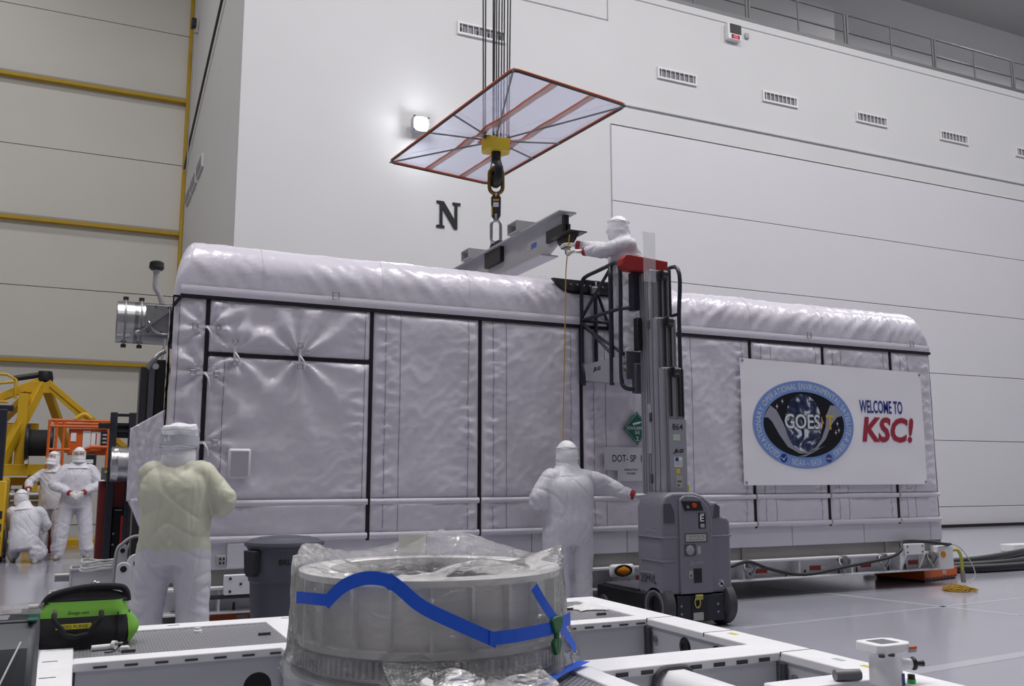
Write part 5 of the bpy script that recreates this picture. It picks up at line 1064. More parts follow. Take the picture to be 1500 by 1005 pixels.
lettering('lettering', 'GOES PURGE', (bx0 + 0.10, by0 - 0.0105, z0 + 0.089), (1, 0, 0), (0, 0, 1), 0.014, 0.12, 'ink', bg, bold=0.004)
lettering('lettering', 'Snap-on', (bx0 + 0.13, by0 + 0.0, z0 + 0.143), (1, 0, 0), (0, 0.3, 1), 0.022, 0.09, 'bag_black', bg, bold=0.02, shear=0.2, ext=0.004)
B(bx1 - 0.06, bx1 - 0.056, by0 - 0.004, by0 + 0.03, z0 + 0.0, z0 + 0.15).build('piping', 'bag_black', bg)
pb_ = MB().grid(lambda u_, v_: (0.02 + 0.12 * u_ + 0.02 * v_, cy_ - 0.02 + 0.05 * v_ * (u_ - 0.5), z0 + 0.235 + (0.055 * math.sin(math.pi * min(1, max(0, u_))) + 0.01 * noise.noise(Vector((u_ * 6, v_ * 6, 0)))) * v_), 16, 10).build('plastic_bag', 'plastic_wrap', smooth=True)
tag(pb_, 'small clear plastic bag poking out of the green tool bag', 'plastic bag')

# ---- little things on the deck
cpz = FZ - 0.012
cw = thing('white_tube_fitting', 'white plastic tube and caps with thin black wire before the bag', 'fitting', (0.2, 4.75, cpz))
MB().cyl((0.095, 4.80, cpz + 0.014), (0.185, 4.815, cpz + 0.014), 0.013, 12).build('tube', 'white_plastic', cw, smooth=40)
MB().cyl((0.185, 4.815, cpz + 0.02), (0.20, 4.805, cpz + 0.02), 0.02, 12).build('flange', 'white_plastic', cw, smooth=40)
B(0.215, 0.255, 4.725, 4.755, cpz, cpz + 0.025).build('cap', 'white_plastic', cw, bev=0.006)
MB().tube(catmull([(0.20, 4.80, cpz + 0.02), (0.21, 4.77, cpz + 0.03), (0.195, 4.74, cpz + 0.006), (0.15, 4.72, cpz + 0.004)], 4), 0.003, 6).build('wire', 'black', cw, smooth=True)
MB().tube(catmull([(0.195, 4.77, cpz + 0.03), (0.22, 4.76, cpz + 0.035), (0.225, 4.79, cpz + 0.03)], 4), 0.006, 6).build('fitting', 'dull_steel', cw, smooth=True)
cc = MB().lathe([(0.022, 0), (0.022, 0.012), (0.014, 0.016), (0.014, 0.026), (0.001, 0.027)], (0.60, 5.12, cpz), seg=16).build('bottle_stopper', 'white_plastic', smooth=40)
tag(cc, 'small white plastic stopper standing on the perforated deck plate', 'stopper')
wp = MB().grid(lambda u_, v_: (2.74 + 0.19 * u_ + 0.02 * math.sin(5 * v_), 4.90 + 0.16 * v_ + 0.02 * math.sin(4 * u_), cpz + 0.004 + 0.022 * math.sin(math.pi * u_) * math.sin(math.pi * v_) * (1.2 + noise.noise(Vector((u_ * 5, v_ * 5, 4)))) + 0.006 * abs(noise.noise(Vector((u_ * 11, v_ * 11, 2))))), 24, 24).build('cleanroom_wipe', 'white_plastic', smooth=True, solid=0.003)
tag(wp, 'crumpled white wipe lying on the deck plate near the mast lift', 'wipe')

# ---- grey equipment case
mat('case_grey', rgb(72, 75, 80), 0.5, bump=0.1, bscale=90, bdist=0.002); mat('yellow_paper', rgb(190, 188, 150), 0.5)
ca = thing('equipment_case', 'dark grey equipment case with papers under clear film on the frame', 'case', (-0.32, 3.62, FZ))
MB().prism([(3.34, FZ), (3.86, FZ), (3.90, FZ + 0.04), (3.90, FZ + 0.24), (3.80, FZ + 0.30), (3.52, FZ + 0.31), (3.40, FZ + 0.25), (3.34, FZ + 0.13)], (-0.62, 0, 0), (0, 1, 0), (0, 0, 1), (0.52, 0, 0)).build('body', 'case_grey', ca, bev=0.02, bseg=3)
MB().box(-0.60, -0.10, 3.54, 3.84, FZ + 0.305, FZ + 0.318).build('lid', 'case_grey', ca, bev=0.006)
B(-0.60, -0.13, 3.325, 3.342, FZ + 0.005, FZ + 0.11).build('front_panel', 'black', ca, bev=0.004)
for x in (-0.17, -0.22, -0.30):
    for z in (0.03, 0.085): MB().cyl((x, 3.316, FZ + z), (x, 3.327, FZ + z), 0.007, 10).build('screw', 'dull_steel', ca)
B(-0.58, -0.16, 3.70, 3.84, FZ + 0.319, FZ + 0.3205).build('paper', 'paper', ca); B(-0.56, -0.19, 3.56, 3.67, FZ + 0.319, FZ + 0.3205).build('paper', 'paper', ca)
for k in range(3): B(-0.55 , -0.2, 3.72 + 0.035 * k, 3.728 + 0.035 * k, FZ + 0.3205, FZ + 0.3209).build('print', 'decal_grey', ca)
MB().prism([(-0.6, 0.02), (-0.16, 0.02), (-0.14, 0.10), (-0.6, 0.10)], (0, 3.352, FZ + 0.135), (1, 0, 0), (0, 0.42, 0.9), (0, -0.004, 0.002)).build('paper', 'yellow_paper', ca)
B(-0.13, -0.10, 3.5, 3.8, FZ + 0.318, FZ + 0.323).build('film_edge', 'placard_green', ca)
MB().tube(catmull([(-0.14, 3.40, FZ + 0.27), (-0.19, 3.33, FZ + 0.15), (-0.24, 3.30, FZ + 0.02)], 4), 0.003, 5).build('film_fold', 'white_plastic', ca)
MB().grid(lambda u_, v_: (-0.61 + 0.52 * u_, 3.56 + 0.28 * v_, FZ + 0.335 + 0.008 * noise.noise(Vector((u_ * 5, v_ * 5, 1)))), 20, 24).build('cover_film', 'plastic_wrap', ca, smooth=True)
lt = MB().tube(catmull([(-0.06, 3.62, FZ + 0.003), (-0.045, 3.55, FZ + 0.012), (-0.03, 3.68, FZ + 0.02), (-0.05, 3.60, FZ + 0.006), (-0.09, 3.52, FZ + 0.005)], 4), 0.007, 6).build('green_tie', 'bright_green', smooth=True)
tag(lt, 'bright green plastic tie lying beside the grey equipment case', 'tie')
for (pts, lb_, m_) in (([(-0.155, 4.75, FZ + 0.006), (-0.17, 5.1, FZ + 0.01), (-0.14, 5.25, FZ + 0.16), (-0.04, 5.35, FZ + 0.20), (0.03, 5.30, FZ + 0.1), (0.05, 5.2, FZ + 0.01)], 'thin black cable looping up behind the tool bag', 'rubber'), ([(-0.06, 5.2, FZ + 0.006), (-0.02, 5.33, FZ + 0.07), (0.02, 5.38, FZ + 0.09), (0.06, 5.36, FZ + 0.01)], 'short yellow cable arching behind the tool bag', 'rope_yellow')):
    tag(MB().tube(catmull(pts, 5), 0.005, 6).build('thin_cable', m_, smooth=True), lb_, 'cable')
# ================================================================== left background
mat('crane_yellow', rgb(206, 164, 26), 0.45, var=0.08, vscale=2)
mat('deep_red', rgb(96, 24, 26), 0.45, var=0.1, vscale=3); mat('safety_red', rgb(170, 44, 36), 0.5)
yc = thing('yellow_gantry', 'yellow steel gantry with sloping legs meeting at a black capped apex', 'gantry', (-0.8, 21, 0))
AP = Vector((-0.80, 21.0, 3.32))
for e_, w_ in (((-1.62, 20.3, 1.10), 0.2), ((1.15, 20.8, 1.55), 0.22), ((-0.25, 22.3, 1.9), 0.16), ((-2.3, 21.0, 2.55), 0.2), ((-1.75, 22.0, 2.3), 0.16)):
    MB().bar(AP + (Vector(e_) - AP) * 0.03, e_, w_, w_ * 0.8).build('sloping_leg', 'crane_yellow', yc, bev=0.01)
MB().bar(AP + Vector((0.15, -0.13, -0.1)), (1.15, 20.67, 1.68), 0.05, 0.10).build('leg_flange', 'crane_yellow', yc, bev=0.005)
MB().prism([(-0.32, -0.22), (0.36, -0.22), (0.2, 0.0), (-0.2, 0.0)], AP + Vector((0, -0.12, -0.05)), (1, 0, 0), (0, 0, 1), (0, 0.24, 0)).build('gusset', 'crane_yellow', yc, bev=0.005)
MB().cyl(AP + Vector((-0.55, -0.05, 0.0)), AP + Vector((0.1, 0, 0.14)), 0.06, 12).build('apex_pipe', 'black', yc, smooth=40)
MB().lathe([(0.15, 0), (0.16, 0.06), (0.13, 0.2), (0.001, 0.2)], AP + Vector((0.02, 0, -0.02)), seg=20).build('apex_cap', 'black', yc, smooth=40)
for x0, x1, z0, z1, y in ((-1.9, -0.5, 1.38, 1.60, 20.4), (-1.9, -0.5, 1.18, 1.34, 20.9), (-2.0, -0.85, 2.25, 2.45, 21.4)): B(x0, x1, y, y + 0.25, z0, z1).build('cross_beam', 'crane_yellow', yc, bev=0.01)
for x, z0, z1, y in ((-1.12, 1.6, 3.0, 20.6), (-1.35, 1.6, 2.4, 20.9), (-0.85, 0.0, 1.38, 20.45), (-0.5, 0.0, 1.38, 20.5), (-1.7, 0, 1.38, 20.5), (0.95, 0.0, 1.75, 20.9)): B(x - 0.09, x + 0.09, y, y + 0.18, z0, z1).build('column', 'crane_yellow', yc, bev=0.008)
B(-0.62, 1.2, 20.6, 20.8, 1.15, 1.40).build('deck_beam', 'crane_yellow', yc, bev=0.01); B(-1.75, 1.3, 20.3, 21.4, 0.0, 0.12).build('base', 'crane_yellow', yc)
MB().prism([(-0.9, 0.45), (-0.45, 0.45), (-0.45, 1.18), (-0.7, 1.18)], (0, 20.42, 0), (1, 0, 0), (0, 0, 1), (0, 0.04, 0)).build('gusset', 'crane_yellow', yc)
for pts in ([(-2.4, 20.7, 3.42), (-1.45, 20.7, 3.38), (-1.28, 20.7, 3.28), (-1.28, 20.7, 2.9)], [(-2.0, 20.5, 2.6), (-1.55, 20.5, 3.18), (-1.30, 20.5, 3.22)], [(-2.4, 20.7, 2.85), (-1.4, 20.7, 2.83)]):
    MB().tube(pts, 0.03, 8).build('handrail', 'crane_yellow', yc, smooth=40)
# reel
re_ = thing('cable_reel', 'black cable reel with two round flanges resting on yellow gantry beam', 'reel', (-0.78, 19.9, 1.6))
for x in (-1.02, -0.60):
    MB().lathe([(0.08, 0), (0.36, 0), (0.37, 0.02), (0.37, 0.05), (0.36, 0.07), (0.08, 0.07)], (x, 20.45, 2.02), (1, 0, 0), 36, closed=True).build('flange', 'black', re_, smooth=40)
MB().lathe([(0.26, 0), (0.26, 0.42)], (-0.98, 20.45, 2.02), (1, 0, 0), 32).build('core', 'black_matte', re_, smooth=40)
for x in (-1.0, -0.62): MB().prism([(-0.2, 0), (0.2, 0), (0.12, 0.1), (-0.12, 0.1)], (x, 20.4, 1.602), (0, 1, 0), (0, 0, 1), (0.06, 0, 0)).build('cradle', 'light_grey', re_)
# white machine with pipes beneath the gantry
wm = thing('test_stand', 'pale grey test stand with a horizontal steel pipe below yellow gantry', 'stand', (-1.0, 18.9, 0))
B(-1.55, -0.62, 18.9, 19.4, 0.62, 0.92).build('tank', 'light_grey', wm, bev=0.02); MB().cyl((-1.5, 18.85, 1.02), (-0.66, 18.85, 1.02), 0.07, 14).build('pipe', 'dull_steel', wm, smooth=40)
for x in (-1.5, -0.72): B(x, x + 0.08, 19.0, 19.3, 0, 0.62).build('leg', 'light_grey', wm)
B(-0.95, -0.85, 18.77, 18.8, 0.98, 1.06).build('label', 'sticker_yellow', wm)
for k in range(5): MB().cyl((-1.4 + 0.12 * k, 19.1, 0.92), (-1.4 + 0.12 * k, 19.1, 1.14 + 0.06 * (k % 3)), 0.03, 8).build('valve', 'dark_steel', wm)
MB().tube(catmull([(-1.45, 19.0, 1.3), (-1.2, 18.9, 1.15), (-0.8, 18.85, 1.1)], 4), 0.012, 6).build('cable', 'black', wm)
# orange work platform
op = thing('orange_work_platform', 'orange railed work platform with control panel and white notices', 'platform', (-0.05, 18.6, 0))
def otube(pts, r=0.025): MB().tube(pts, r, 8).build('rail', 'orange_paint', op, smooth=40)
for z in (2.38, 2.27): otube([(-0.55, 18.6, z), (0.50, 18.6, z)], 0.028)
for x in (-0.56, -0.44, -0.32): otube([(x, 18.6, 1.35), (x, 18.6, 2.38)])
otube([(-0.56, 18.6, 1.85), (-0.2, 18.6, 1.85)]); otube([(-0.5, 19.2, 2.35), (0.5, 19.2, 2.35)]); otube([(0.42, 18.6, 1.4), (0.42, 18.6, 2.38)]); otube([(-0.1, 18.58, 1.35), (-0.1, 18.58, 1.8), (0.15, 18.58, 1.9), (0.42, 18.58, 1.9)], 0.03)
B(-0.24, 0.42, 18.66, 18.70, 1.75, 2.24).build('panel', 'orange_paint', op, bev=0.01)
for x0, x1, z0, z1, m_ in ((-0.20, -0.11, 2.0, 2.16, 'print_white'), (0.0, 0.13, 1.86, 2.20, 'print_white'), (0.14, 0.30, 1.93, 2.18, 'white_paint'), (0.215, 0.235, 1.95, 2.15, 'safety_red')): B(x0, x1, 18.645 if m_ != 'safety_red' else 18.64, 18.66, z0, z1).build('notice', m_, op)
B(0.31, 0.42, 18.58, 18.66, 1.92, 2.2).build('control_box', 'black', op, bev=0.01)
for k in range(3): B(0.33, 0.40, 18.572, 18.58, 1.97 + 0.07 * k, 2.0 + 0.07 * k).build('meter', 'decal_grey', op)
B(-0.05, 0.25, 18.5, 18.6, 1.35, 1.78).build('battery_box', 'black', op, bev=0.03); B(0.04, 0.2, 18.494, 18.501, 1.6, 1.67).build('label', 'print_white', op)
MB().tube(catmull([(-0.15, 18.6, 2.4), (0.0, 18.6, 2.5), (0.12, 18.6, 2.42)], 4), 0.04, 8).build('strap', 'crane_yellow', op)
B(-0.6, 0.48, 18.6, 19.3, 1.28, 1.35).build('floor_plate', 'grey_metal', op)
for x in (-0.5, 0.38): B(x, x + 0.1, 18.7, 19.2, 0.0, 1.28).build('support', 'deep_red', op)
# black stacker truck
st = thing('stacker_truck', 'black mast stacker truck with dark red body behind the standing workers', 'stacker', (0.6, 15.2, 0))
for x in (0.36, 0.62): B(x, x + 0.10, 15.0, 15.14, 0.1, 2.33).build('mast_upright', 'blue_black', st, bev=0.008)
for z in (2.30, 2.16, 2.06): B(0.40, 0.80, 15.02, 15.12, z - 0.03, z + 0.01).build('cross_bar', 'black', st)
B(0.20, 0.38, 14.98, 15.06, 2.08, 2.16).build('side_arm', 'black', st); B(0.42, 0.70, 15.12, 15.16, 1.95, 2.15).build('back_plate', 'blue_black', st)
B(0.26, 0.46, 15.16, 15.7, 0.12, 1.30).build('body', 'deep_red', st, bev=0.02); B(0.46, 1.02, 15.2, 15.8, 0.08, 1.05).build('body', 'black', st, bev=0.02)
B(0.46, 0.74, 15.16, 15.24, 0.9, 1.3).build('body', 'deep_red', st, bev=0.01)
for x in (0.59, 0.92): B(x, x + 0.075, 15.1, 15.2, 0.28, 0.78).build('fender', 'safety_red', st, bev=0.008)
for x, z in ((0.5, 0.52), (0.78, 0.6), (0.84, 0.6), (0.5, 0.36)): MB().cyl((x, 15.14, z), (x, 15.2, z), 0.018, 8).build('bolt', 'light_grey', st)
B(0.72, 0.95, 15.14, 15.2, 1.0, 1.03).build('stripe', 'safety_red', st); B(0.5, 0.6, 15.13, 15.2, 0.86, 0.88).build('plate', 'dull_steel', st)
for x in (0.76, 0.80): MB().cyl((x, 15.05, 0.1), (x, 15.05, 1.25), 0.006, 6).build('cable', 'dull_steel', st)
for x in (0.45, 0.85): MB().lathe([(0.001, 0), (0.1, 0), (0.1, 0.1), (0.001, 0.1)], (x, 15.5, 0.1), (1, 0, 0), 18).build('wheel', 'tyre', st, smooth=40)
B(0.28, 0.44, 15.1, 15.16, 1.32, 1.5).build('controller', 'grey_metal', st); B(0.33, 0.4, 15.09, 15.1, 1.42, 1.46).build('label', 'sticker_yellow', st)
ro = thing('round_duct_section', 'polished round duct section with rolled bead beside the black stacker', 'duct', (0.54, 14.7, 1.2))
MB().lathe([(0.255, 0), (0.255, 0.07), (0.262, 0.08), (0.262, 0.1), (0.255, 0.11), (0.255, 0.27)], (0.395, 14.66, 1.55), (1, 0, 0), 40).build('shell', 'steel', ro, smooth=40)
MB().lathe([(0.001, 0), (0.29, 0), (0.29, 0.03), (0.001, 0.03)], (0.665, 14.66, 1.55), (1, 0, 0), 40).build('end_flange', 'black', ro, smooth=40)
B(0.66, 0.72, 14.5, 14.82, 0.0, 1.3).build('stand', 'black', ro)
# forklift at the picture edge
fk = thing('yellow_forklift', 'yellow forklift with tall black mast beside the kneeling worker', 'forklift', (-1.35, 17.0, 0))
B(-1.29, -1.13, 16.9, 17.05, 0.05, 2.45).build('mast_upright', 'blue_black', fk, bev=0.01); B(-1.9, -1.75, 16.9, 17.05, 0.05, 2.45).build('mast_upright', 'blue_black', fk, bev=0.01)
B(-1.95, -1.05, 16.92, 17.02, 2.42, 2.52).build('mast_head', 'blue_black', fk, bev=0.01)
B(-2.1, -1.10, 17.05, 18.4, 0.2, 1.35).build('body', 'crane_yellow', fk, bev=0.05); B(-1.2, -1.06, 16.85, 17.0, 0.1, 1.3).build('side_guard', 'crane_yellow', fk, bev=0.02)
for k in range(3): B(-1.17, -1.09, 16.843, 16.85, 0.3 + 0.2 * k, 0.42 + 0.2 * k).build('decal', 'ink', fk)
for y in (17.3, 18.1): MB().lathe([(0.001, 0), (0.25, 0), (0.25, 0.18), (0.001, 0.18)], (-1.25, y, 0.25), (1, 0, 0), 24).build('wheel', 'tyre', fk, smooth=40)

# ---- towing frames on the floor left of the container
mat('tow_grey', rgb(206, 207, 212), 0.45, var=0.04)
def tow(y, x0, x1, z0, z1, label):
    t = thing('tow_frame', label, 'frame', ((x0 + x1) / 2, y, 0))
    B(x0, x1, y - 0.02, y, z0, z1).build('front_web', 'tow_grey', t, bev=0.004); B(x0, x1, y + 0.34, y + 0.36, z0, z1).build('rear_web', 'tow_grey', t)
    B(x0 - 0.02, x1, y - 0.03, y + 0.37, z0 - 0.02, z0).build('bottom_plate', 'tow_grey', t)
    B(x0 - 0.02, x0, y - 0.03, y + 0.37, z0, z1 + 0.01).build('end_plate', 'tow_grey', t)
    for zz, yy in ((z1, y - 0.035), (z1, y + 0.335)): B(x0 - 0.02, x1, yy, yy + 0.045, zz, zz + 0.018).build('lip', 'tow_grey', t)
    for k in range(2): B(x0 + 0.2 + 0.4 * k, x0 + 0.22 + 0.4 * k, y, y + 0.34, z0, z1 - 0.04).build('rib', 'tow_grey', t)
    MB().cyl((x0 - 0.16, y + 0.17, z0 + 0.10), (x0 - 0.02, y + 0.17, z0 + 0.10), 0.05, 14).build('roller', 'dull_steel', t, smooth=40)
    for x in (x0 + 0.1, x1 - 0.1): B(x - 0.04, x + 0.04, y + 0.1, y + 0.26, 0.0, z0 - 0.02).build('foot', 'tow_grey', t)
    return t
tow(10.9, -0.02, 0.62, 0.22, 0.40, 'pale grey open tow frame lying under the coiled white cable')
tow(8.55, -0.16, 0.62, 0.2, 0.40, 'pale grey open tow frame behind the green tool bag')
lg = thing('hitch_lugs', 'pale grey hitch plates with round holes and black bolts by container corner', 'hitch', (0.45, 8.45, 0))
def lug(x, y, zb, zt, r, hole, m_='tow_grey', th=0.05):
    zc = zt - r; b = MB()
    pts = [(r * math.cos(a), r * math.sin(a)) for a in [math.pi * k / 12 for k in range(13)]] + [(-r * 1.25, zb - zc), (r * 1.25, zb - zc)]
    b.prism(pts, (x, y, zc), (1, 0, 0), (0, 0, 1), (0, th, 0)); o = b.build('lug_plate', m_, lg, bev=0.004)
    MB().lathe([(0.001, 0.004), (hole, 0.004), (hole, 0)], (x, y, zc), (0, -1, 0), 18).build('bolt' if hole < 0.03 else 'hole_liner', 'black' if hole < 0.03 else 'print_white', o)
lug(0.47, 8.40, 0.0, 0.74, 0.075, 0.025); lug(0.37, 8.36, 0.0, 0.68, 0.055, 0.026, 'tow_grey', 0.04); lug(0.42, 9.9, 0.0, 0.72, 0.06, 0.022, 'tow_grey'); lug(0.53, 9.9, 0.0, 0.76, 0.065, 0.022)
B(0.38, 0.62, 8.46, 8.56, 0.42, 0.48).build('tie_bar', 'tow_grey', lg, bev=0.005); B(0.3, 0.62, 8.42, 8.50, 0.0, 0.1).build('base', 'tow_grey', lg); B(0.56, 0.62, 8.30, 8.40, 0.42, 0.5).build('latch', 'grey_metal', lg, bev=0.01)
MB().cyl((0.55, 8.3, 0.3), (0.62, 8.3, 0.3), 0.035, 10).build('valve', 'dark_steel', lg); B(0.30, 0.62, 9.88, 9.98, 0.0, 0.1).build('base', 'tow_grey', lg)
cpts = [(0.27 + 0.20 * math.cos(a) * (1 + 0.1 * math.sin(a * 0.7)), 10.5 + 0.22 * math.sin(a), 0.425 + 0.009 * a / 2 + 0.012 * math.sin(3 * a)) for a in [k * 0.35 for k in range(72)]]
cc_ = MB().tube(cpts, 0.011, 6).build('coiled_cable', 'white_paint', smooth=True); tag(cc_, 'coil of thin white cable lying on the far tow frame', 'cable')
hh_ = MB().tube(catmull([(0.34, 9.34, 0.02), (0.34, 9.34, 0.64), (0.40, 9.34, 0.77), (0.50, 9.34, 0.83), (0.59, 9.34, 0.80), (0.63, 9.36, 0.70), (0.60, 9.38, 0.60), (0.52, 9.38, 0.58)], 6), 0.015, 8).build('hose_loop', 'light_grey', smooth=True)
tag(hh_, 'pale grey hose standing up in an arch beside hitch plates', 'hose')

# ---- grey bin
mat('bin_grey', rgb(78, 80, 92), 0.5, bump=0.08, bscale=60, bdist=0.002)
bi = thing('trash_bin', 'round dark grey plastic bin with lid standing before container', 'bin', (1.45, 7.2, 0))
MB().lathe([(0.205, 0.0), (0.215, 0.02), (0.25, 0.60), (0.262, 0.61), (0.265, 0.66), (0.27, 0.84), (0.28, 0.85), (0.28, 0.87), (0.26, 0.87), (0.24, 0.6), (0.19, 0.03)], (1.45, 7.2, 0), seg=48).build('tub', 'bin_grey', bi, smooth=40)
MB().lathe([(0.295, 0.0), (0.30, 0.012), (0.295, 0.03), (0.27, 0.036), (0.25, 0.05), (0.21, 0.052), (0.20, 0.06), (0.13, 0.062), (0.12, 0.068), (0.001, 0.07)], (1.45, 7.2, 0.865), seg=48).build('lid', 'bin_grey', bi, smooth=30)
for a in (math.radians(205), math.radians(-40)):
    c_ = Vector((1.45 + 0.28 * math.cos(a), 7.2 + 0.28 * math.sin(a), 0.74)); R = Matrix.Rotation(a, 3, 'Z')
    MB().prism([(-0.075, 0.10), (0.075, 0.10), (0.06, -0.06), (0.03, -0.09), (-0.03, -0.09), (-0.06, -0.06)], c_ + R @ Vector((-0.02, 0, 0.0)), R @ Vector((0, 1, 0)), (0, 0, 1), R @ Vector((0.055, 0, 0))).build('handle', mat('bin_dark', rgb(40, 41, 50), 0.6), bi, bev=0.008)
b = MB(); vs, fs = text_geo('BRUTE', 1.0, 0.03); wT = max(v[0] for v in vs)
for i_, v_ in enumerate(vs):
    a = math.radians(-110) + (v_[0] / wT) * 0.62; b.v.append((1.45 + 0.272 * math.cos(a), 7.2 + 0.272 * math.sin(a), 0.74 + v_[1] * 0.055))
b.f = fs; me = bpy.data.meshes.new('lettering'); me.from_pydata(b.v, [], b.f); me.update(); link_mesh('lettering', me, 'ink', bi)
# ================================================================== people in cleanroom suits
mat('suit_white', rgb(208, 207, 215), 0.45, bump=0.4, bscale=16, bdist=0.012, spec=0.4)
mat('suit_gown', rgb(204, 204, 184), 0.5, bump=0.35, bscale=12, bdist=0.012, spec=0.4)
mat('hood_white', rgb(232, 231, 236), 0.5, bump=0.3, bscale=18, bdist=0.008)
mat('hood_grey', rgb(190, 194, 204), 0.45, bump=0.2, bscale=18, bdist=0.006)
mat('glove', rgb(226, 224, 222), 0.5, bump=0.15, bscale=40, bdist=0.003); mat('cuff_red', rgb(150, 34, 38), 0.6)
mat('skin', rgb(196, 150, 128), 0.5); mat('eye_dark', rgb(40, 30, 28), 0.3); mat('boot', rgb(150, 146, 142), 0.6, bump=0.3, bscale=20); mat('sole', rgb(96, 90, 84), 0.7)
def remesh(b, voxel, smooth_it=4):
    me = bpy.data.meshes.new('tmp'); me.from_pydata(b.v, [], b.f); me.update()
    bm = bmesh.new(); bm.from_mesh(me); bmesh.ops.recalc_face_normals(bm, faces=bm.faces); bm.to_mesh(me); bm.free()
    o = bpy.data.objects.new('tmp', me); TMP.collection.objects.link(o)
    md = o.modifiers.new('r', 'REMESH'); md.mode = 'VOXEL'; md.voxel_size = voxel
    if smooth_it:
        sm = o.modifiers.new('s', 'SMOOTH'); sm.factor = 0.5; sm.iterations = smooth_it
    TMP.view_layers[0].update(); dg = TMP.view_layers[0].depsgraph; r = bpy.data.meshes.new_from_object(o.evaluated_get(dg))
    bpy.data.objects.remove(o); bpy.data.meshes.remove(me)
    return r
def ball(b, c, r): b.ell(c, (r, r, r), 14, 9)
def limb(b, pts, rad, n=6):
    P = catmull([Vector(p) for p in pts], n); Rr = [v.x for v in catmull([Vector((r, 0, 0)) for r in rad], n)]
    b.tube(P, Rr, 18); ball(b, P[0], Rr[0] * 0.98); ball(b, P[-1], Rr[-1] * 0.98)
def torso(b, pts, rads, side):
    P = catmull([Vector(p) for p in pts], 5); Rr = catmull([Vector((r[0], r[1], 0)) for r in rads], 5); vs = []; n = len(P); sg = 28
    for i, p in enumerate(P):
        d = (P[min(i + 1, n - 1)] - P[max(i - 1, 0)]).normalized(); s_ = (Vector(side) - d * Vector(side).dot(d)).normalized(); f_ = d.cross(s_) * -1
        for k in range(sg):
            a = 2 * math.pi * k / sg; c_, sn = math.cos(a), math.sin(a)
            e = 0.85
            vs.append(p + s_ * Rr[i].x * math.copysign(abs(c_) ** e, c_) + f_ * Rr[i].y * math.copysign(abs(sn) ** e, sn))
    fs = [(i * sg + k, i * sg + (k + 1) % sg, (i + 1) * sg + (k + 1) % sg, (i + 1) * sg + k) for i in range(n - 1) for k in range(sg)] + [tuple(range(sg - 1, -1, -1)), tuple((n - 1) * sg + k for k in range(sg))]
    b.add(vs, fs)
def crease(n, k=5.0): return max(0.0, 1 - abs(n) * k) ** 1.5
def wrinkle(me, amp, seed, skip=None, joints=()):
    co = [v.co.copy() for v in me.vertices]; no = [v.normal.copy() for v in me.vertices]; out = []
    for c, nn in zip(co, no):
        if skip and skip(c): out += c[:]; continue
        n1 = noise.noise(Vector((c.x * 10 + seed, c.y * 10, c.z * 1.7)))
        n2 = noise.noise(Vector(((c.x * 0.75 + c.z * 0.66) * 2.0 + seed, c.y * 4, (c.z * 0.75 - c.x * 0.66) * 8)))
        n4 = noise.noise(Vector(((c.x * 0.75 - c.z * 0.66) * 2.0, c.y * 4 + seed, (c.z * 0.75 + c.x * 0.66) * 8)))
        mk_ = min(1, max(0, 0.5 + 1.6 * noise.noise(Vector((c.x * 3, c.y * 3, c.z * 2.5 + seed)))))
        h = 0.0
        for q, w_ in joints:
            e_ = (c - q).length
            if e_ < 0.3: h = max(h, w_ * math.exp(-(e_ / 0.13) ** 2))
        n3 = noise.noise(Vector((c.x * 5, c.y * 5 + seed, c.z * 19 + c.x * 9))) if h > 0.05 else 0.0
        d = 0.5 * n1 - 0.5 * crease(n1, 5) + mk_ * (0.6 * n2 - 0.9 * crease(n2, 5)) + (1 - mk_) * (0.6 * n4 - 0.9 * crease(n4, 5)) + h * (1.2 * n3 - 0.9 * crease(n3, 3))
        out += (c + nn * amp * d)[:]
    me.vertices.foreach_set('co', out); me.update()
def hand(root, M_, wrist, direction, palm_n, curl, thumb_side, mname='glove', s=1.0):
    """glove: palm, four bent fingers, thumb; wrist and axes in person space"""
    d = Vector(direction).normalized(); n_ = Vector(palm_n); n_ = (n_ - d * n_.dot(d)).normalized(); sd = d.cross(n_).normalized() * thumb_side; w = Vector(wrist)
    b = MB(); R = Matrix((sd, d, n_)).transposed()
    b.ell(w + d * 0.055 * s, (0.045 * s, 0.062 * s, 0.019 * s), 14, 9, R); b.ell(w + d * 0.005, (0.034 * s, 0.04 * s, 0.026 * s), 12, 8, R)
    for k, (off, ln) in enumerate(((0.031, 0.070), (0.011, 0.080), (-0.010, 0.074), (-0.030, 0.058))):
        p = w + d * 0.095 * s + sd * off * s; pts = [w + d * 0.06 * s + sd * off * 0.9 * s, p]; dd = d.copy(); ang = curl * (1 + 0.12 * k)
        for q in range(3):
            dd = (Matrix.Rotation(ang * (0.6 if q == 0 else 1.0), 3, sd) @ dd) if thumb_side > 0 else (Matrix.Rotation(-ang * (0.6 if q == 0 else 1.0), 3, sd) @ dd)
            p = p + dd * ln * s * (0.42, 0.33, 0.25)[q]; pts.append(p)
        limb(b, pts, [0.0105 * s, 0.0105 * s, 0.010 * s, 0.0092 * s, 0.008 * s], 3)
    t0 = w + d * 0.025 * s + sd * 0.035 * s; t1 = t0 + (d * 0.5 + sd * 0.75 + n_ * 0.35).normalized() * 0.038 * s; t2 = t1 + (d * 0.9 + sd * 0.3 + n_ * 0.4).normalized() * 0.034 * s
    limb(b, [w + d * 0.02 * s + sd * 0.015 * s, t0, t1, t2], [0.016 * s, 0.015 * s, 0.0115 * s, 0.009 * s], 3)
    me = remesh(b, 0.0048, 2); me.transform(M_)
    return link_mesh('glove', me, mname, root, smooth=True)
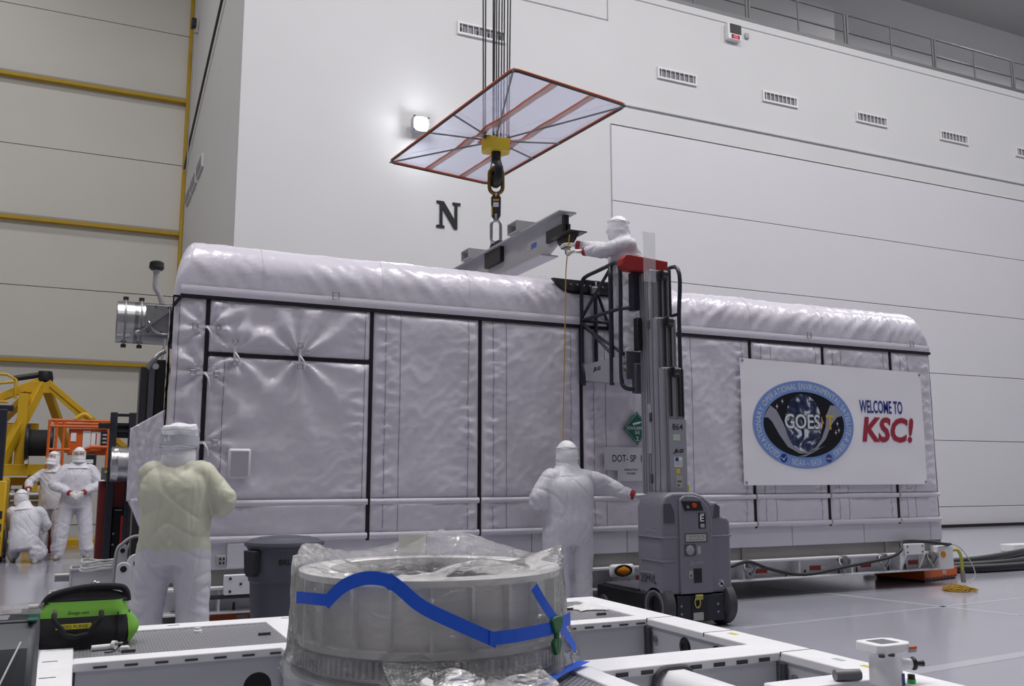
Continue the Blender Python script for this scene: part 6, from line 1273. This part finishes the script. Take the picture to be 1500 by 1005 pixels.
def person(label, loc, yaw, J, height=1.78, face=False, gown=False, seed=0.0, cuffs=True, girth=1.0, hood_style=0, group=None, curl=(0.35, 0.35), palms=None):
    root = thing('person', label, 'person', loc, yaw, group)
    k = height / 1.80; M_ = ROOTM[root.name]
    D = dict(hipR=(0.10, 0, 0.92), hipL=(-0.10, 0, 0.92), knR=(0.12, 0.02, 0.50), knL=(-0.12, 0.02, 0.50), anR=(0.13, -0.02, 0.10), anL=(-0.13, -0.02, 0.10),
             pel=(0, 0, 0.95), waist=(0, 0, 1.12), chest=(0, -0.01, 1.32), neck=(0, 0, 1.49), head=(0, 0.02, 1.64), shR=(0.185, 0, 1.405), shL=(-0.185, 0, 1.405),
             elR=(0.27, 0.02, 1.16), elL=(-0.27, 0.02, 1.16), wrR=(0.25, 0.14, 0.94), wrL=(-0.25, 0.14, 0.94), look=(0, 1, 0), toeR=(0.16, 1, 0), toeL=(-0.16, 1, 0), side=(1, 0, 0), dR=None, dL=None)
    D.update(J); V = {a: (Vector(q) * k if (q is not None and a not in ('look', 'toeR', 'toeL', 'side', 'dR', 'dL')) else (Vector(q) if q is not None else None)) for a, q in D.items()}
    g = girth; b = MB(); up = (V['neck'] - V['pel']).normalized()
    torso(b, [V['pel'] - up * 0.17, V['pel'], V['waist'], V['chest'], V['neck'] - up * 0.055, V['neck'] + up * 0.03], [(0.185 * g, 0.14 * g), (0.205 * g, 0.165 * g), (0.207 * g, 0.163 * g), (0.212 * g, 0.152 * g), (0.165 * g, 0.115), (0.075, 0.075)], V['side'])
    for s in 'RL':
        limb(b, [V['hip' + s] + up * 0.02, V['hip' + s].lerp(V['kn' + s], 0.5), V['kn' + s], V['kn' + s].lerp(V['an' + s], 0.55), V['an' + s]], [0.122 * g, 0.114 * g, 0.102 * g, 0.102 * g, 0.086 * g])
        limb(b, [V['sh' + s].lerp(V['chest'], 0.25), V['sh' + s], V['sh' + s].lerp(V['el' + s], 0.5), V['el' + s], V['el' + s].lerp(V['wr' + s], 0.6), V['wr' + s]], [0.095 * g, 0.08 * g, 0.083 * g, 0.078 * g, 0.068, 0.046])
        limb(b, [V['neck'] - up * 0.01, V['neck'].lerp(V['sh' + s], 0.5) - up * 0.015, V['sh' + s] + up * 0.0], [0.06, 0.068, 0.07 * g], 4)
        b.tube([V['an' + s] + Vector((0, 0, 0.16)), V['an' + s] + Vector((0, 0, 0.05)), V['an' + s] + Vector((0, 0, -0.03))], [0.098 * g, 0.104 * g, 0.085], 18)
    hs = 1.12 if hood_style else 1.0
    hd = V['head']; lk = V['look'].normalized()
    lx = lk.cross(Vector((0, 0, 1))).normalized(); lz = lx.cross(lk).normalized(); HR = Matrix((lx, lk, lz)).transposed()
    b.ell(hd, (0.078, 0.098, 0.12), 18, 12, HR); limb(b, [V['neck'] - up * 0.04, hd - lz * 0.05], [0.062, 0.06], 3)
    if face:
        b.ell(hd + HR @ Vector((0, 0.098, -0.01)), (0.014, 0.022, 0.028), 10, 8, HR)
        for sx in (-1, 1): b.ell(hd + HR @ Vector((0.08 * sx, 0, 0)), (0.01, 0.022, 0.03), 8, 6, HR)
    me = remesh(b, 0.0115, 6); me.calc_loop_triangles()
    wrinkle(me, 0.0085, seed, lambda c: (c - hd).length < 0.15, [(V[q], 1.0) for q in ('elR', 'elL', 'knR', 'knL')] + [(V[q] + Vector((0, 0, 0.05)), 1.2) for q in ('anR', 'anL')] + [(V['wr' + q].lerp(V['el' + q], 0.3), 0.9) for q in 'RL'] + [(V['pel'] - up * 0.12, 0.7)])
    me.transform(M_)
    body = link_mesh('coverall', me, 'suit_white', root, smooth=True)
    if gown:
        me.materials.append(M['suit_gown'])
        zt = ROOTM[root.name]
        for p in me.polygons:
            if p.center.z > 0.88 + 0.012 * math.sin(p.center.x * 40) and (p.center - hd).length > 0.2: p.material_index = 1
    # hood
    b = MB()
    b.ell(hd + HR @ Vector((0, -0.012, 0.0)), (0.105 * hs, 0.122 * hs, 0.135), 22, 14, HR)
    b.tube([hd + HR @ Vector((0, -0.01, 0.06)), hd + HR @ Vector((0, -0.01, -0.05)), hd + HR @ Vector((0, -0.005, -0.11))], [0.105, 0.110, 0.104], 22)
    limb(b, [hd - lz * 0.08, V['neck'] + up * 0.015], [0.103 * hs, 0.108 * hs], 3)
    if not gown: torso(b, [V['neck'] + up * 0.05, V['neck'] - up * 0.02, V['neck'] - up * 0.075], [(0.10, 0.10), (0.135 * g, 0.118), (0.185 * g, 0.14)], V['side'])
    if hood_style: b.tube([hd + HR @ Vector((0, -0.005, -0.02)), hd + HR @ Vector((0, -0.01, 0.07)), hd + HR @ Vector((0.0, -0.015, 0.115))], [0.115 * hs, 0.114 * hs, 0.106 * hs], 24)
    mh = remesh(b, 0.012, 3)
    wrinkle(mh, 0.005, seed + 5)
    mh.transform(M_); hood = link_mesh('hood', mh, 'hood_white', root, smooth=True)
    for zz, rr in ((-0.045, 0.116 * hs),) + (((0.075, 0.119 * hs),) if hood_style else ((0.06, 0.106),)):
        cen = hd + HR @ Vector((0, -0.011, zz)); ry = rr * 1.08
        bnd = MB().tube([cen + HR @ Vector((rr * math.cos(t), ry * math.sin(t) * (1.0 if not face else 1.0), 0.004 * math.sin(5 * t))) for t in [2 * math.pi * q / 28 for q in range(28)]], 0.0045, 6, closed=True)
        bnd.v = [tuple(M_ @ Vector(q)) for q in bnd.v]
        if not face or zz > 0: bnd.build('seam', 'hood_grey', hood, smooth=True)
    def pm(bb, name, m_, par, **kw):
        bb.v = [tuple(M_ @ Vector(q)) for q in bb.v]; return bb.build(name, m_, par, **kw)
    if hood_style:
        pm(MB().tube([hd + HR @ Vector((0, -0.006, 0.03)), hd + HR @ Vector((0, -0.009, -0.035))], [0.1215 * hs, 0.1215 * hs], 26, cap=False), 'hood_band', 'hood_grey', hood, smooth=True)
    if face:
        fc = MB().grid(lambda u_, v_: hd + HR @ Vector((0.102 * math.sin((u_ - 0.5) * 2.0), -0.012 + 0.124 * math.cos((u_ - 0.5) * 2.0) * (1 - 0.1 * (v_ - 0.5) ** 2) + 0.006, -0.012 + 0.05 * v_)), 16, 6)
        fo = pm(fc, 'face', 'skin', root, smooth=True)
        for sx in (-1, 1):
            pm(MB().ell(hd + HR @ Vector((0.034 * sx, 0.113, 0.010)), (0.014, 0.008, 0.007), 12, 8, HR), 'eye', 'print_white', fo, smooth=True)
            pm(MB().ell(hd + HR @ Vector((0.034 * sx, 0.118, 0.010)), (0.0065, 0.006, 0.006), 10, 6, HR), 'iris', 'eye_dark', fo, smooth=True)
            pm(MB().bar(hd + HR @ Vector((0.016 * sx, 0.119, 0.027)), hd + HR @ Vector((0.052 * sx, 0.110, 0.026)), 0.006, 0.006), 'eyebrow', 'eye_dark', fo)
        pm(MB().ell(hd + HR @ Vector((0, 0.122, -0.006)), (0.012, 0.012, 0.022), 10, 8, HR), 'nose', 'skin', fo, smooth=True)
        mk = MB().grid(lambda u_, v_: hd + HR @ Vector((0.112 * math.sin((u_ - 0.5) * 2.3), -0.006 + (0.118 + 0.022 * math.exp(-((u_ - 0.5) * 6) ** 2)) * math.cos((u_ - 0.5) * 2.2) + 0.004 * math.sin(v_ * 14), -0.13 + 0.122 * v_)), 20, 10)
        pm(mk, 'mask', 'hood_white', root, smooth=True)
    for s, sg in (('R', 1), ('L', -1)):
        w = V['wr' + s]; d_ = V['d' + s] if V['d' + s] is not None else (w - V['el' + s]); d_ = d_.normalized(); fd = (w - V['el' + s]).normalized()
        if cuffs: pm(MB().tube([w - fd * 0.015, w + fd * 0.03], [0.0495, 0.045], 14), 'cuff', 'cuff_red', root, smooth=40)
        pn_ = Vector(palms[0 if s == 'R' else 1]) if palms else Vector((-sg, 0, 0))
        hand(root, M_, w + fd * 0.025, d_, pn_, curl[0 if s == 'R' else 1], -sg if False else 1, s=1.05)
        a = V['an' + s]; t = Vector((V['toe' + s].x, V['toe' + s].y, V['toe' + s].z)).normalized()
        fb = MB(); z0 = a.z - 0.10 * k + 0.045 if abs(t.z) < 0.3 else a.z
        if abs(t.z) < 0.3:
            limb(fb, [Vector((a.x, a.y, z0)) - t * 0.05, Vector((a.x, a.y, z0)) + t * 0.06, Vector((a.x, a.y, z0 - 0.006)) + t * 0.15, Vector((a.x, a.y, z0 - 0.012)) + t * 0.19], [0.045, 0.05, 0.043, 0.032], 4)
        else:
            limb(fb, [a - t * 0.05, a + t * 0.06, a + t * 0.15, a + t * 0.19], [0.045, 0.05, 0.045, 0.035], 4)
        limb(fb, [Vector(a) + Vector((0, 0, 0.06)), Vector((a.x, a.y, a.z - 0.03))], [0.055, 0.05], 3)
        mb_ = remesh(fb, 0.012, 3); mb_.transform(M_); link_mesh('shoe_cover', mb_, 'boot', root, smooth=True)
    return root

# the worker in the pale gown, seen from behind, arms folded in front
person('person in pale yellow gown and white hood watching with folded arms', (0.63, 6.98, 0), math.radians(-24), dict(elR=(0.33, 0.04, 1.20), wrR=(0.06, 0.27, 1.14), elL=(-0.22, 0.14, 1.20), wrL=(0.05, 0.28, 1.22), hipR=(0.115, 0, 0.88), hipL=(-0.115, 0, 0.88), anR=(0.17, -0.02, 0.10), anL=(-0.20, -0.02, 0.10), knR=(0.15, 0.0, 0.50), knL=(-0.165, 0.0, 0.50), look=(0.35, 1, 0), dR=(-1, 0.15, 0), dL=(1, 0.1, -0.1)), 1.80, gown=True, seed=1.3, girth=1.16, hood_style=1, cuffs=False, palms=((0, -1, 0), (0, -1, 0)))
# the worker resting a hand on the lift
person('person in white coverall with hand resting on grey lift hood', (4.20, 7.72, 0), math.radians(3), dict(elR=(0.46, 0.0, 1.33), wrR=(0.66, -0.14, 1.245), elL=(-0.33, 0.02, 1.20), wrL=(-0.14, 0.22, 1.20), look=(0, 1, -0.02), anR=(0.13, -0.02, 0.10), anL=(-0.13, -0.02, 0.10), knR=(0.13, 0.0, 0.5), knL=(-0.13, 0, 0.5), hipR=(0.12, 0, 0.9), hipL=(-0.12, 0, 0.9), dR=(0.9, -0.35, 0.02), dL=(0.7, 0.7, 0)), 1.745, seed=4.1, girth=1.2, palms=((0, 0, -1), (0, -1, 0)), curl=(0.22, 0.8))
# the worker in the raised cage, reaching for the beam
person('person in white coverall reaching for the beam from raised cage', (5.10, 8.02, 2.42), math.radians(80), dict(shR=(0.185, 0.06, 1.41), shL=(-0.185, 0.06, 1.41), chest=(0, 0.03, 1.32), neck=(0, 0.07, 1.50), head=(0, 0.11, 1.64), elR=(0.26, 0.27, 1.46), wrR=(0.33, 0.45, 1.50), elL=(-0.05, 0.30, 1.36), wrL=(0.12, 0.44, 1.38), look=(0.15, 1, 0.05), dR=(0.2, 1, 0.05), dL=(0.5, 1, 0.1)), 1.72, seed=7.7, girth=1.05, palms=((0, 0, -1), (0, 0, -1)), curl=(0.3, 0.3))
# two standing workers and one kneeling at the back
person('person in white coverall standing with gloved hands clasped in front', (-0.04, 17.25, 0), math.radians(180), dict(elR=(0.33, 0.06, 1.16), wrR=(0.10, 0.25, 1.04), elL=(-0.33, 0.06, 1.16), wrL=(-0.11, 0.25, 1.05), anR=(0.21, 0, 0.1), anL=(-0.19, 0, 0.1), knR=(0.17, 0.02, 0.5), knL=(-0.16, 0.02, 0.5), dR=(-0.75, 0.2, -0.5), dL=(0.8, 0.1, -0.5)), 1.90, face=True, seed=2.2, girth=1.15, palms=((0, -1, 0), (0, -1, 0)), curl=(0.5, 0.3))
person('person in white coverall leaning aside with one gloved hand out', (-0.42, 18.15, 0), math.radians(165), dict(elR=(0.36, 0.10, 1.24), wrR=(0.30, 0.30, 1.14), look=(0.35, 1, 0.25), head=(0.02, 0.03, 1.66), elL=(-0.28, 0.02, 1.16), wrL=(-0.22, 0.12, 0.95), dR=(0.0, 0.5, -0.8)), 1.82, face=True, seed=9.2, girth=1.0, palms=((-1, 0, 0), (1, 0, 0)))
person('person in white coverall kneeling with back turned beside yellow forklift', (-0.76, 16.9, 0), math.radians(-8), dict(pel=(0.0, -0.05, 0.36), waist=(0, 0.0, 0.52), chest=(-0.01, 0.04, 0.70), neck=(-0.04, 0.08, 0.88), head=(-0.10, 0.12, 1.03), shR=(0.19, 0.06, 0.80), shL=(-0.22, 0.06, 0.80), elR=(0.29, 0.14, 0.58), wrR=(0.22, 0.34, 0.50), elL=(-0.23, 0.20, 0.56), wrL=(-0.15, 0.38, 0.5), hipR=(0.11, -0.04, 0.33), hipL=(-0.11, -0.04, 0.33), knR=(0.20, 0.36, 0.14), knL=(-0.18, 0.36, 0.36), anR=(0.20, -0.10, 0.10), anL=(-0.17, 0.14, 0.10), toeR=(0.15, -1, -0.1), toeL=(-0.1, 1, 0), look=(0.05, 1, -0.1), dR=(0, 1, -0.3), dL=(0, 1, -0.3)), 1.80, seed=5.5, girth=1.05, cuffs=False)

bpy.data.scenes.remove(TMP)
